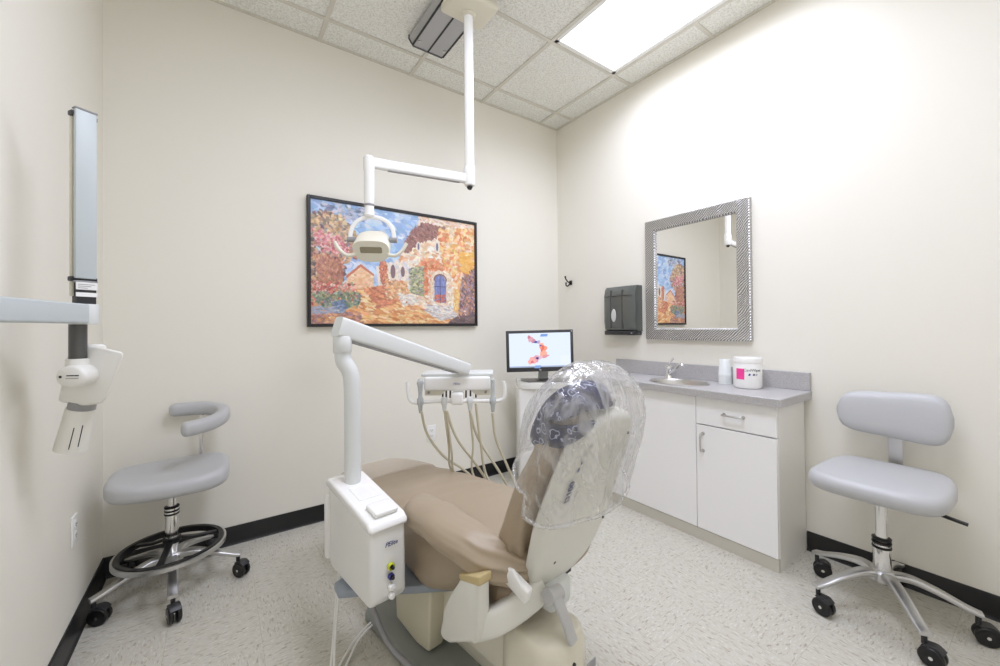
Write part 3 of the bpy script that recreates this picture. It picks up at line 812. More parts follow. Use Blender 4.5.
plx, ply = -1.456, -.846
r = root('operatory_lamp', 'white dental lamp on a jointed arm hanging from the ceiling before the painting', 'lamp', (plx, ply, H-.064))
bm = BM(); box(bm, plx-.135, plx+.125, ply-.12, ply+.075, H-.118, H-.066, .018, 3)
OBJ('ceiling_mount', bm, MAT('ivory_enamel', sr(226, 221, 204), .35), r)
bm = BM(); lathe(bm, [(.042, H-.118), (.04, H-.126), (.03, H-.134)], (plx, ply, 0), n=28); OBJ('collar', bm, MAT('ivory_enamel_b', sr(226, 221, 204), .35), r)
bm = BM(); cyl(bm, (plx, ply, H-.12), (plx, ply, 2.07), .0265, n=28); OBJ('pole', bm, M_whitegloss, r)
bm = BM(); lathe(bm, [(.027, 2.08), (.031, 2.075), (.031, 1.985), (.027, 1.975), (.012, 1.972)], (plx, ply, 0), n=28); OBJ('pole_joint', bm, M_whitegloss, r)
bm = BM(); lathe(bm, [(.014, 1.974), (.016, 1.966), (.01, 1.955), (.001, 1.953)], (plx, ply, 0), n=20); OBJ('end_screw', bm, M_dark, r)
e = Vector((-1.982, -.785, 2.002)); a = Vector((plx, ply, 2.012))
bm = BM(); sweep(bm, [a+(e-a)*t for t in (.03, .5, 1)], rrect(.03, .052, .012, 4), up=(0, 0, 1)); OBJ('arm', bm, M_whitegloss, r)
bm = BM(); box(bm, -.44, -.06, -.008, .008, -.0285, -.026, 0, 1, basis(a, (a-e), UP.cross(a-e), UP)); OBJ('arm_slot', bm, M_midgrey, r, smooth=False)
bm = BM(); lathe(bm, [(.001, 2.034), (.018, 2.032), (.0265, 2.022), (.0265, 1.97), (.0245, 1.96), (.0245, 1.83), (.022, 1.80), (.022, 1.765), (.026, 1.745), (.018, 1.735)], (e.x, e.y, 0), n=28); OBJ('drop_tube', bm, M_whitegloss, r)
bm = BM(); lathe(bm, [(.0235, 1.80), (.0252, 1.797), (.0252, 1.793), (.0235, 1.79)], (e.x, e.y, 0), n=24); OBJ('swivel_ring', bm, M_midgrey, r)
# head: lateral axis q, facing normal fn
q = Vector((.885, -.466, 0)); fn = Vector((-.466, -.885, 0))*-1; fn = Vector((q.y, -q.x, 0)); fn = -fn if fn.y > 0 else fn
hc = Vector((e.x+.012, e.y-.006, 1.615))
bm = BM(); pts = []
for i in range(21):
    t = math.pi*i/20; pts.append(hc+q*(-.102*math.cos(t))+UP*(.02+.105*math.sin(t)**.8))
sweep(bm, pts, rrect(.02, .012, .005), up=fn); OBJ('yoke', bm, M_whitegloss, r)
for s in (-1, 1):
    bm = BM(); cyl(bm, hc+q*s*.078+UP*.014, hc+q*s*.116+UP*.014, .013, n=16); OBJ('yoke_knob', bm, M_midgrey, r)
fd = (fn*.80-UP*.60).normalized(); hu = q.cross(fd).normalized(); hu = hu if hu.z > 0 else -hu
Mh = basis(hc-UP*.02, q, hu, fd)
bm = BM(); R2 = []
for (wq, hq, z, dy) in ((.03, .02, -.085, .02), (.058, .036, -.075, .018), (.075, .05, -.05, .012), (.083, .058, -.015, 0), (.086, .06, .03, 0), (.082, .056, .042, 0)):
    R2.append([Mh @ Vector((wq*math.copysign(abs(math.cos(k_))**.62, math.cos(k_))*(1+.06*math.sin(k_)), hq*(1.05 if math.sin(k_) < 0 else .9)*math.copysign(abs(math.sin(k_))**.85, math.sin(k_))+dy, z)) for k_ in [2*math.pi*i_/40 for i_ in range(40)]])
rings(bm, R2); OBJ('head', bm, MAT('ivory_enamel_c', sr(232, 228, 212), .3), r, ang=50)
bm = BM(); prism(bm, rrect(.1, .03, .006), Mh @ Vector((0, .004, .0405)), q, hu, .004 if q.cross(hu).dot(fd) > 0 else -.004); OBJ('lens', bm, MAT('lens_glass', sr(150, 142, 118), .12), r)
for s in (-1, 1):
    bm = BM()
    tube(bm, [hc+q*s*.075+UP*(-.06)+fn*.02, hc+q*s*.112+UP*(-.066)+fn*.03, hc+q*s*.145+UP*(-.04)+fn*.035, hc+q*s*.165+UP*(-.006)+fn*.036], .0085, 12)
    OBJ('handle', bm, MAT('ivory_enamel_d', sr(232, 228, 212), .3), r)

# ------------------------------------------------------------------ wall x-ray unit
def camp(x, y, d): return Vector((-2.5717, -2.7020, 1.2034))+(fw+rt*((x-499.41)/F)+up*((323.58-y)/F))*d
r = root('xray_unit', 'wall-mounted dental x-ray head on a folding arm by the left wall', 'x-ray machine', (WX, -1.40, 1.25))
M_xw = MAT('xray_white', sr(236, 235, 230), .32)
M_xp = MAT('xray_panel', sr(192, 200, 202), .4)
bm = BM(); box(bm, WX, WX+.04, -1.5, -1.35, 1.13, 1.38, .012, 2); OBJ('wall_bracket', bm, M_xw, r)
pe = camp(84, 314, 1.15); ps = Vector((WX+.055, -1.405, 1.252))
bm = BM(); cyl(bm, ps-UP*.05, ps+UP*.05, .026, n=20); dv = (pe-ps).normalized(); sweep(bm, [ps, pe+dv*.022], rrect(.045, .056, .006, 3), up=(0, 0, 1)); OBJ('wall_arm', bm, M_xp, r)
lat = Vector((.84, .543, 0)); lf = Vector((.543, -.84, 0))    # panel face direction
pc = camp(82, 300, 1.15); zT = camp(84, 111, 1.15).z; zB = camp(84, 279, 1.15).z
Mx = basis((pc.x, pc.y, 0), lat, -lf, UP)   # local x lateral, y away from room centre, z up
bm = BM(); box(bm, -.021, .026, -.018, -.004, zB, zT, .003, 2, Mx); o1 = OBJ('folding_arm', bm, M_xp, r)
bm = BM(); box(bm, -.021, .022, .004, .018, zB-.05, zT-.015, .003, 2, Mx); OBJ('inner_arm', bm, MAT('xray_strip', sr(212, 208, 190), .4), o1)
bm = BM(); box(bm, -.017, .02, -.004, .004, zB, zT-.02, 0, 1, Mx); OBJ('arm_gap', bm, M_dark, o1, smooth=False)
for z in (zT-.012, zB+.0):
    bm = BM(); box(bm, -.027, .031, -.010, .012, z-.008, z+.006, .003, 2, Mx); OBJ('clip', bm, M_dark, o1)
    bm = BM(); box(bm, -.023, .028, -.020, .0, z-.002+(.012 if z > 1.5 else -.01), z+.004+(.012 if z > 1.5 else -.01), .002, 1, Mx); OBJ('end_bar', bm, M_midgrey, o1)
bm = BM(); box(bm, -.016, .026, -.016, .016, pe.z+.026, zB-.004, .003, 2, Mx); jb = OBJ('joint_block', bm, M_dark, r)
h0 = zB-.006
for a_, b_ in ((h0-.026, h0-.004), (h0-.046, h0-.034)):
    bm = BM(); box(bm, -.02, .026, -.0195, -.0175, a_, b_, 0, 1, Mx); OBJ('warning_label', bm, M_white, jb, smooth=False)
for k in range(3):
    bm = BM(); box(bm, -.016, .02-.008*k, -.0202, -.019, h0-.012-.005*k, h0-.0105-.005*k, 0, 1, Mx); OBJ('label_print', bm, M_midgrey, jb, smooth=False)
bm = BM(); lathe(bm, [(.03, pe.z-.03), (.032, pe.z-.026), (.032, pe.z+.024), (.03, pe.z+.028)], (pe.x, pe.y, 0), n=24); OBJ('elbow', bm, M_lgrey, r)
pt = camp(78, 325, 1.15); pb = camp(78, 362, 1.15)
bm = BM(); cyl(bm, (pt.x, pt.y, pt.z+.01), (pt.x, pt.y, pb.z), .0195, n=24); OBJ('hanger_tube', bm, MAT('hanger_grey', sr(92, 92, 90), .35, .4), r)
# pivot (big oval hub facing the room)
hc2 = camp(75, 376, 1.12); n2 = (Vector((-2.5717, -2.7020, 0))-Vector((hc2.x, hc2.y, 0))).normalized(); n2 = Vector((-.42, -.9, 0)).normalized()
bm = BM(); cyl(bm, (pt.x, pt.y, pb.z+.01), (pt.x, pt.y, hc2.z), .026, n=24); OBJ('yoke', bm, M_xw, r)
l2 = UP.cross(n2).normalized()
Mp = basis(hc2, l2, UP, n2)
bm = BM(); lathe(bm, [(.040, -.05), (.042, .006), (.040, .014), (.034, .018), (.001, .019)], (0, 0, 0), M=Mp, n=36, sx=.84, sy=.74); OBJ('pivot_hub', bm, M_xw, r)
for k, (xx0, xx1, zz) in enumerate(((-.006, .012, .003), (.013, .023, .003), (-.008, .022, -.005))):
    bm = BM(); box(bm, xx0, xx1, zz-(.0014 if k < 2 else .0005), zz+(.0014 if k < 2 else .0005), .0185, .0195, 0, 1, Mp); OBJ('hub_print', bm, M_dark, r, smooth=False)
bm = BM(); cyl(bm, Mp @ Vector((-.021, 0, .017)), Mp @ Vector((-.021, 0, .0195)), .0035, n=12); OBJ('hub_dot', bm, M_dark, r, smooth=False)
# tube head body behind the hub
tc_ = camp(93, 374, 1.17); bd = Vector((.62, -.10, 0)).normalized(); 
ax = (rt*1.0+up*.30).normalized(); ay = (up*1.0-rt*.26).normalized(); az = ax.cross(ay)
Mt = basis(tc_, ax, ay, az)
bm = BM()
poly = [(-.082, -.088), (-.01, -.098), (.052, -.092), (.062, -.055), (.088, .05), (.084, .068), (-.02, .082), (-.088, .082), (-.094, .06)]
tct = camp(93, 374, 1.17)
def pxp(x, y, d=1.19): return camp(x, y, d)
outl = [(58, 402), (60, 392), (66, 358), (72, 349), (96, 346), (124, 352), (123, 358), (107, 399), (101, 404), (84, 406)]
c_ = camp(90, 376, 1.19); vd = (c_-Vector((-2.5717, -2.7020, 1.2034))).normalized()
t = bmesh.new()
A_ = [t.verts.new(camp(x, y, 1.16)) for x, y in outl]; Bb = [t.verts.new(camp(x, y, 1.16)+vd*.085) for x, y in outl]
t.faces.new(A_); t.faces.new(Bb[::-1])
for i in range(len(A_)):
    j = (i+1) % len(A_); t.faces.new((A_[i], Bb[i], Bb[j], A_[j]))
bmesh.ops.recalc_face_normals(t, faces=t.faces)
bmesh.ops.bevel(t, geom=list(t.edges), offset=.010, segments=3, profile=.5, affect='EDGES', clamp_overlap=True)
bm = BM(); merge(bm, t); hd = OBJ('tube_head', bm, M_xw, r, ang=50)
bm = BM(); a_ = camp(95, 349, 1.19); 
lathe(bm, [(.024, -.012), (.024, .008), (.018, .014), (.001, .015)], a_, n=24); OBJ('top_cap', bm, M_xw, hd)
ca, cb = camp(82, 405, 1.19), camp(71, 449, 1.19)
bm = BM(); cyl(bm, camp(83, 401, 1.19), camp(81.5, 409, 1.19), .031, n=28); OBJ('cone_collar', bm, M_midgrey, r)
dcc = (cb-ca).normalized(); u_, v_ = frame(dcc)
bm = BM(); cyl(bm, ca+dcc*.01, cb, .0335, .038, n=32); cn = OBJ('aiming_cone', bm, MAT('cone_ivory', sr(228, 226, 218), .3), r)
vn = (Vector((-2.5717, -2.7020, 1.2034))-(ca+cb)/2); vn = (vn-dcc*vn.dot(dcc)).normalized(); sd_ = dcc.cross(vn)
for k, (t0, t1) in ((-.006, (.35, .9)), (.018, (.3, .85))):
    p0 = ca+dcc*.01+(cb-ca)*t0; p1 = ca+(cb-ca)*t1
    rr = lambda tt: .0335+.0045*tt
    nn_ = (vn*.95-sd_*k*20).normalized()
    bm = BM(); cyl(bm, p0+nn_*rr(t0), p1+nn_*rr(t1), .0012, n=6); OBJ('cone_mark', bm, M_dark, cn)

# ------------------------------------------------------------------ scanner cart with monitor
cc = camp(547, 420, 3.0); fl = Vector((cc.x, cc.y, 0))
cq = Vector((.835, -.55, 0)); cq.normalize(); cn_ = Vector((-cq.y, cq.x, 0)); cn_ = -cn_ if cn_.y > 0 else cn_   # cn_ faces camera
Mc = basis(fl, cq, -cn_, UP)    # x right, y back, z up
r = root('scanner_cart', 'white scanning cart with a monitor showing a dental scan in the far corner', 'cart', fl)
ztop = camp(540, 382, 3.0).z
bm = BM(); box(bm, -.212, .212, 0, .30, .03, ztop-.05, .02, 3, Mc); OBJ('cabinet_body', bm, M_white, r)
bm = BM(); box(bm, -.20, .20, .02, .28, .0, .034, .006, 1, Mc); OBJ('base', bm, M_dark, r)
bm = BM(); 
outl = [(-.215, .30), (-.215, .05), (-.19, -.01), (-.12, -.03), (.12, -.03), (.19, -.01), (.215, .05), (.215, .30)]
prism(bm, outl, Mc @ Vector((0, 0, ztop-.052)), Mc.col[0].xyz, Mc.col[1].xyz, .05, .008, 2); OBJ('tray', bm, M_whitegloss, r)
bm = BM(); outl = [(-.18, .2), (-.185, .09), (-.14, -.008), (.14, -.008), (.185, .09), (.18, .2)]
prism(bm, outl, Mc @ Vector((0, 0, ztop-.003)), Mc.col[0].xyz, Mc.col[1].xyz, .006, .002, 1); kt = OBJ('tray_pad', bm, MAT('tray_dark', sr(104, 102, 98), .4), r)
bm = BM(); box(bm, -.07, .06, .03, .16, ztop+.002, ztop+.005, 0, 1, Mc); OBJ('touch_pad', bm, M_dark, kt, smooth=False)
bm = BM(); sweep(bm, spline([Mc @ Vector((0, .2, ztop-.01)), Mc @ Vector((0, .18, ztop+.05)), Mc @ Vector((0, .14, ztop+.13))], 6), rrect(.02, .08, .006), up=cq); OBJ('neck', bm, M_lgrey, r)
p00, p10, p01, p11 = camp(505.5, 331, 2.93), camp(572.5, 329.5, 2.93), camp(507, 372.5, 2.93), camp(574.5, 370.5, 2.93)
mc = (p00+p10+p01+p11)/4; mw = ((p10-p00).length+(p11-p01).length)/2; mh = ((p00-p01).length+(p10-p11).length)/2
mx = ((p10-p00)+(p11-p01)).normalized(); mx = Vector((mx.x, mx.y, mx.z)).normalized(); my = ((p00-p01)+(p10-p11)); my = (my-mx*my.dot(mx)).normalized(); mz = mx.cross(my)
mz = mz if mz.dot(fw) < 0 else -mz
Mm = basis(mc, mx, my, mz)
bm = BM(); box(bm, -mw/2, mw/2, -mh/2, mh/2, -.03, 0, .004, 2, Mm); mo = OBJ('monitor', bm, MAT('bezel_dark', sr(62, 62, 66), .35), r)
sx0, sx1, sy0, sy1 = -mw/2+.022, mw/2-.022, -mh/2+.032, mh/2-.02
M_scr = EMIT('screen_glow', sr(222, 232, 250), 1.0)
bm = BM(); box(bm, sx0, sx1, sy0, sy1, .0002, .0012, 0, 1, Mm); so = OBJ('screen', bm, M_scr, mo, smooth=False)
def spot(cx, cy, rx, ry, col, ang=0, e=0, nm='screen_image', st=.95):
    bm = BM(); n = 18
    pts = []
    for i in range(n):
        a = 2*math.pi*i/n; k = 1+.18*math.sin(3*a+cx*50)+.1*math.sin(5*a+cy*90)
        x, y = rx*k*math.cos(a), ry*k*math.sin(a); pts.append((cx+x*math.cos(ang)-y*math.sin(ang), cy+x*math.sin(ang)+y*math.cos(ang)))
    prism(bm, pts, Mm @ Vector((0, 0, .0013+e)), Mm.col[0].xyz, Mm.col[1].xyz, .0003)
    return bm
# dental arch: a horseshoe opening to the left, in pinks with dark teeth marks
S = mw/68.0     # metres per photo pixel on the screen
def sp_(x, y): return ((x-540)*S, (351-y)*S)
arch = [(530.5, 338.5, 2.6, 3.4, sr(225, 170, 185), .5), (534, 341, 2.4, 2.2, sr(205, 150, 170), .3), (538.5, 342, 2.2, 1.6, sr(190, 170, 205), .2), (541.5, 345, 2.4, 2.6, sr(250, 190, 175), 0), (543.3, 349, 3.6, 4.6, sr(252, 160, 138), .2),
        (543.2, 354, 3.6, 4.2, sr(252, 180, 160), -.3), (545.5, 356.5, 3.5, 1.6, sr(225, 160, 165), .3), (539.5, 357.5, 2.6, 2.0, sr(225, 190, 215), -.3), (535, 359, 4, 3.2, sr(225, 165, 180), 0), (531.8, 361, 4.2, 3.4, sr(248, 178, 172), .2),
        (542.8, 348.5, 1.4, 3.4, sr(232, 120, 105), -.3), (535.8, 342, 1.8, 1.2, sr(90, 95, 160), .2), (537.3, 358.3, 1.5, 1.1, sr(70, 50, 120), 0), (529.4, 337, 1.4, 1.6, sr(205, 130, 150), 0), (532, 362, 1.6, 1.3, sr(220, 120, 130), 0), (541, 345.5, 1.2, .9, sr(110, 110, 170), 0)]
for k, (x, y, a_, b_, c, an) in enumerate(arch):
    cx, cy = sp_(x, y); OBJ('scan_image', spot(cx, cy, a_*S, b_*S, c, an, .0002*k/4), EMIT('scan_px', c, .95), so, smooth=False)
for (x0_, x1_, y_, h_) in ((540.5, 548.5, 335.3, 2.6), (534, 541, 367, 2.8)):
    bm = BM(); a_ = sp_(x0_, y_); b_ = sp_(x1_, y_); prism(bm, [(a_[0], a_[1]-h_*S/2), (b_[0]-1*S, b_[1]-h_*S/2), (b_[0], b_[1]+h_*S/2), (a_[0]+1*S, a_[1]+h_*S/2)], Mm @ Vector((0, 0, .0013)), mx, my, .0004)
    OBJ('menu_tab', bm, EMIT('tab_blue', sr(130, 165, 225), .95), so, smooth=False)
bm = BM(); a_ = sp_(513, 369.2)[1]; box(bm, sx0, sx1, sy0, sy0+.010, .0012, .0017, 0, 1, Mm); OBJ('task_bar', bm, EMIT('bar_blue', sr(170, 185, 215), .9), so, smooth=False)
bm = BM(); box(bm, sx1-.075, sx1-.012, sy0+.02, sy0+.085, .0012, .0016, 0, 1, Mm); OBJ('side_panel', bm, EMIT('panel_pale', sr(232, 240, 244), .95), so, smooth=False)
TEXT('hp', .018, basis(Mm @ Vector((0, -mh/2+.014, .0006)), mx, my, mz), M_lgrey, mo, name='maker_mark')
bm = BM(); cyl(bm, Mm @ Vector((mw/2-.012, mh/2-.011, 0)), Mm @ Vector((mw/2-.012, mh/2-.011, .002)), .004, n=12); OBJ('camera_dot', bm, M_white, mo)

exec_chair = True
# ------------------------------------------------------------------ dental chair (local: x right, y towards the feet, z up)
CO = Vector((-1.74, -1.5, 0)); CRZ = R_(8)
ch = root('dental_chair', 'tan vinyl reclining dental chair with a cream shell back in the middle of the room', 'dental chair', CO, CRZ)
def L(w, s, z): return Vector((w, s, z))
def CH(name, bm, mat, par=None, **k):
    return OBJ(name, bm, mat, par or ch, local=True, **k)

# floor plate
bm = BM(); prism(bm, [(-.285, -.22), (-.285, .50), (-.225, .56), (.225, .56), (.285, .50), (.285, .02), (.15, -.25), (.02, -.32), (-.2, -.32)], L(0, 0, 0), (1, 0, 0), (0, 1, 0), .055, .018, 3)
CH('base_plate', bm, M_basegrey)
# lift body
bm = BM(); box(bm, -.165, .08, -.25, .30, .15, .30, .012, 3); box(bm, -.12, .12, -.3, .35, .05, .2, .02, 2); CH('lift_body', bm, M_cream)
bm = BM(); 
R2 = []
for z, k in ((.075, .95), (.085, 1), (.24, 1), (.31, .97), (.338, .90), (.346, .8)):
    c = (-.10, -.30); R2.append([L(c[0]+x*k, c[1]+y*k, z) for x, y in rrect(.195, .22, .065, 6)])
rings(bm, R2); rc = CH('rear_cover', bm, MAT('yellow_cream', sr(222, 217, 200), .35), ang=50)
bm = BM(); prism(bm, [(.0, .1), (.05, .12), (.055, .25), (.015, .25)], L(-.06, -.4125, 0), (1, 0, 0), (0, 0, 1), .003); CH('cover_panel', bm, M_midgrey, rc, smooth=False)
for x, z in ((-.1, .28), (-.05, .22)):
    bm = BM(); cyl(bm, L(x, -.408, z), L(x, -.413, z), .005, n=10); CH('cover_screw', bm, M_dark, rc)
# front link cover
bm = BM(); prism(bm, [(.36, .30), (.35, .075), (.20, .058), (.12, .07), (.105, .30)], L(-.16, 0, 0), (0, 1, 0), (0, 0, 1), -.065, .01, 3); CH('link_cover', bm, MAT('pale_cream', sr(214, 209, 186), .4))
# seat carrier
bm = BM(); box(bm, -.15, .15, -.2, .42, .295, .33, .006, 2); CH('seat_frame', bm, M_bluegrey)
# seat + leg rest cushion
def stations(bm, st, ns=40, ex=3.2, wr=None):
    S_ = [s[0] for s in st]; lo, hi = S_[0], S_[-1]; R2 = []
    N_ = 60
    for i in range(N_+1):
        s = lo+(hi-lo)*i/N_
        j = 0
        while j < len(st)-2 and st[j+1][0] < s: j += 1
        a, b = st[j], st[j+1]; t = (s-a[0])/(b[0]-a[0]); t = t*t*(3-2*t) if False else t
        hw, zt, zb, cx = [a[k]+(b[k]-a[k])*t for k in range(1, 5)]
        zc = (zt+zb)/2; hh = (zt-zb)/2; rg = []
        for k in range(ns):
            q_ = 2*math.pi*k/ns; c, s_ = math.cos(q_), math.sin(q_); e_ = 2/ex
            rg.append(L(cx+hw*math.copysign(abs(c)**e_, c), s, zc+hh*math.copysign(abs(s_)**e_, s_)))
        R2.append(rg)
    rings(bm, R2)
bm = BM()
stations(bm, [(-.30, .10, .50, .44, 0), (-.285, .17, .515, .42, 0), (-.25, .205, .525, .40, 0), (-.15, .235, .535, .40, 0), (-.02, .262, .543, .325, 0), (.10, .275, .545, .275, 0), (.22, .265, .538, .29, 0), (.40, .245, .522, .335, 0), (.62, .23, .496, .375, 0), (.85, .212, .472, .38, 0), (.97, .195, .458, .385, 0), (1.03, .165, .45, .39, 0), (1.06, .11, .44, .40, 0)])
for v in bm.verts:
    v.co.z += .006*nz(v.co, 9)+.004*nz(v.co, 22) if v.co.z > .43 else 0
CH('seat_cushion', bm, M_tan, ang=0)
bm = BM()
stations(bm, [(.735, .227, .490, .372, 0), (.745, .2285, .491, .368, 0), (.85, .219, .481, .368, 0), (.97, .202, .467, .376, 0), (1.035, .172, .458, .382, 0), (1.072, .11, .445, .395, 0)])
CH('toe_cover', bm, M_tanlight, ang=0)
# left arm bolster with gathered end
def bolster(mir=1):
    bm = BM(); st = [(.26, -.17, .535, .02, .015), (.225, -.20, .548, .05, .034), (.14, -.235, .563, .068, .046), (.0, -.252, .573, .074, .052), (-.1, -.25, .563, .072, .054), (-.18, -.235, .546, .068, .057), (-.235, -.20, .526, .064, .053), (-.275, -.155, .51, .055, .044), (-.30, -.12, .50, .035, .03), (-.308, -.11, .498, .012, .012)]
    pts = spline([(s_, w_, z_) for s_, w_, z_, a_, b_ in st], 6); rad = spline([(a_, b_, 0) for s_, w_, z_, a_, b_ in st], 6)
    R2 = []
    for i, (p, q_) in enumerate(zip(pts, rad)):
        rg = []; t = i/(len(pts)-1)
        for k in range(48):
            a = 2*math.pi*k/48; c, s_ = math.cos(a), math.sin(a); e_ = 2/2.3
            fold = 1+.26*max(0, t-.5)/.5*math.sin(9*a+2*t+nz((a, t, 0), 2))+.10*max(0, t-.35)*math.sin(19*a+5*t)
            w = p.y+q_.x*math.copysign(abs(c)**e_, c)*fold; z = p.z+q_.y*math.copysign(abs(s_)**e_, s_)*fold
            rg.append(L(mir*w, p.x, z))
        R2.append(rg)
    rings(bm, R2)
    for v in bm.verts: v.co += Vector((nz(v.co, 12), nz(v.co+Vector((5, 5, 5)), 12), nz(v.co+Vector((9, 2, 7)), 12)))*.006
    return bm
CH('arm_bolster', bolster(), M_tan, ang=0, sub=1)
# backrest: along-back unit vector b, outward normal n (towards the feet)
kb = -.356; bu = Vector((0, kb, 1)).normalized(); bn_ = Vector((0, 1, -kb)).normalized(); bo = L(0, -.30, .525)
def BP(w, t, n): return bo+Vector((w, 0, 0))+bu*t+bn_*n
bm = BM()
so_ = [(-.172, .06), (-.155, -.05), (-.12, -.105), (-.06, -.11), (.02, -.085), (.09, -.045), (.13, .02), (.142, .12), (.142, .3), (.125, .42), (.085, .46), (0, .472), (-.08, .465), (-.125, .42), (-.157, .3), (-.178, .14)]
so2 = [(p.x, p.y) for p in spline([(a, b, 0) for a, b in so_], 4, True)]
t = bmesh.new(); R2 = []
for ins_, n in ((.012, .018), (0, .008), (0, -.018), (.006, -.03), (.018, -.037), (.05, -.041)):
    R2.append([BP(x*(1-ins_/.18), .19+(y-.19)*(1-ins_/.29), n) for x, y in so2])
rings(bm, R2); shell = CH('back_shell', bm, M_shell, ang=45)
for x, y in ((-.10, .02), (.115, .09), (-.1, .4), (.09, .4)):
    bm = BM(); cyl(bm, BP(x, y, -.036), BP(x, y, -.042), .0045, n=10); CH('shell_screw', bm, M_dark, shell)
# lettering along the shell's left edge
TEXT('D100', .03, basis(BP(-.138, .27, -.0415), bu, Vector((-1, 0, 0)), -bn_), M_navy, shell, local=True, bold=.0006)
for k in range(3):
    bm = BM(); box(bm, -.006, .006, -.003, .003, -.0005, .0008, 0, 1, basis(BP(-.127+.006*k, .335+.022*k, -.0412), bu, (-1, 0, 0), -bn_)); CH('lettering_mark', bm, M_navy, shell, smooth=False)
# back cushion
bm = BM(); R2 = []
stb = [(-.075, .10, .055, .02), (-.06, .16, .062, .035), (-.02, .188, .066, .044), (.08, .2, .068, .047), (.2, .19, .068, .046), (.32, .165, .066, .045), (.40, .135, .064, .042), (.44, .10, .060, .034), (.455, .06, .058, .02)]
ps_ = spline([(a, b, c) for a, b, c, d in stb], 6); ds_ = spline([(d, 0, 0) for a, b, c, d in stb], 6)
for p, d_ in zip(ps_, ds_):
    rg = []
    for k in range(56):
        a = 2*math.pi*k/56; c, s_ = math.cos(a), math.sin(a); e_ = 2/3
        x = p.y*math.copysign(abs(c)**e_, c); n = p.z+d_.x*math.copysign(abs(s_)**e_, s_)
        g_ = max(0, 1-(p.x+.08)/.22)*max(0, min(1, (-x-.02)/.12))
        n += .012*g_*math.sin(a*11+p.x*30); x += .006*g_*math.sin(a*13-p.x*40)
        if n > p.z: n += .018*(abs(x)/.21)**3
        rg.append(BP(x, p.x, n))
    R2.append(rg)
rings(bm, R2)
for v in bm.verts: v.co += bn_*.006*nz(v.co, 10)
CH('back_cushion', bm, M_tan, ang=0, sub=1)
# lower roll of the seat seen through the arm
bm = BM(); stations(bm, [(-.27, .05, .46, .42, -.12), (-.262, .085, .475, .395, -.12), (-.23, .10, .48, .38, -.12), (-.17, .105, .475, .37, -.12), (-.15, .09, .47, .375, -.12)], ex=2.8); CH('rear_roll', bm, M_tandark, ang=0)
# headrest bracket, pad
bm = BM(); box(bm, -.035, .035, .40, .50, -.004, .012, .004, 2, basis(bo, (1, 0, 0), bu, bn_)); CH('headrest_bar', bm, M_steel)
bm = BM(); R2 = []
HD = [(-.138, .55), (-.128, .8), (-.10, .97), (-.05, 1.0), (-.03, 1.0), (-.01, .97), (.012, .8), (.022, .55)]
tri = [(-.408, 1.045), (-.36, 1.0), (-.318, .915), (-.325, .89), (-.36, .885), (-.43, .915), (-.455, .945), (-.445, 1.0), (-.425, 1.04)]
tri = [(a, .885+(b-.885)*.86) for a, b in tri]
tri = [(p.x, p.y) for p in spline([(a, b, 0) for a, b in tri], 4, True)]
tcx, tcz = sum(a for a, b in tri)/len(tri), sum(b for a, b in tri)/len(tri)
for w, k in HD: R2.append([L(w, tcx+(a-tcx)*k, tcz+(b-tcz)*k) for a, b in tri])
rings(bm, R2); CH('headrest', bm, M_tan, ang=60, sub=1)
# left seat-arm (U link): prong + curved arm
bm = BM()
prism(bm, [(-.248, .522), (-.17, .50), (-.125, .43), (-.088, .36), (-.06, .285), (-.075, .268), (-.11, .275), (-.235, .35), (-.24, .41)], L(-.258, 0, 0), (0, 1, 0), (0, 0, 1), -.045, .012, 3)
sweep(bm, spline([L(-.278, -.19, .358), L(-.238, -.245, .385), L(-.175, -.29, .425), L(-.115, -.315, .46)], 6), rrect(.05, .074, .016, 4), up=(.1, .1, 1))
CH('link_arm', bm, M_shell, ang=50)
bm = BM(); prism(bm, [(-.253, .508), (-.164, .486), (-.162, .505), (-.253, .535)], L(-.2565, 0, 0), (0, 1, 0), (0, 0, 1), -.048, .006, 2); CH('bolster_bracket', bm, M_yellowed)
bm = BM(); box(bm, -.115, -.02, -.345, -.26, .385, .462, .012, 2); CH('hinge_block', bm, M_lgrey)
bm = BM(); box(bm, -.13, .02, -.315, -.27, .44, .475, .004, 1); CH('hinge_plate', bm, M_dark)
bm = BM(); box(bm, -.012, .012, -.06, .03, -.02, .02, .006, 2, basis(L(-.205, -.285, .498), (1, 0, .2), (0, 1, .3), (0, -.3, 1))); prism(bm, [(-.05, 0), (.03, .02), (.035, .055), (-.02, .06), (-.055, .03)], L(-.205, -.27, .473), (0, 1, 0), (0, 0, 1), -.012, .004, 2); CH('side_cover', bm, M_white)
bm = BM(); sweep(bm, spline([L(-.13, -.37, .46), L(-.125, -.385, .435), L(-.115, -.40, .39), L(-.105, -.41, .345)], 6), rrect(.032, .016, .007, 3), up=(0, 1, 0), scale=None); cyl(bm, L(-.15, -.36, .462), L(-.1, -.36, .455), .021, n=18); CH('recline_lever', bm, MAT('lever_grey', sr(192, 192, 192), .4))

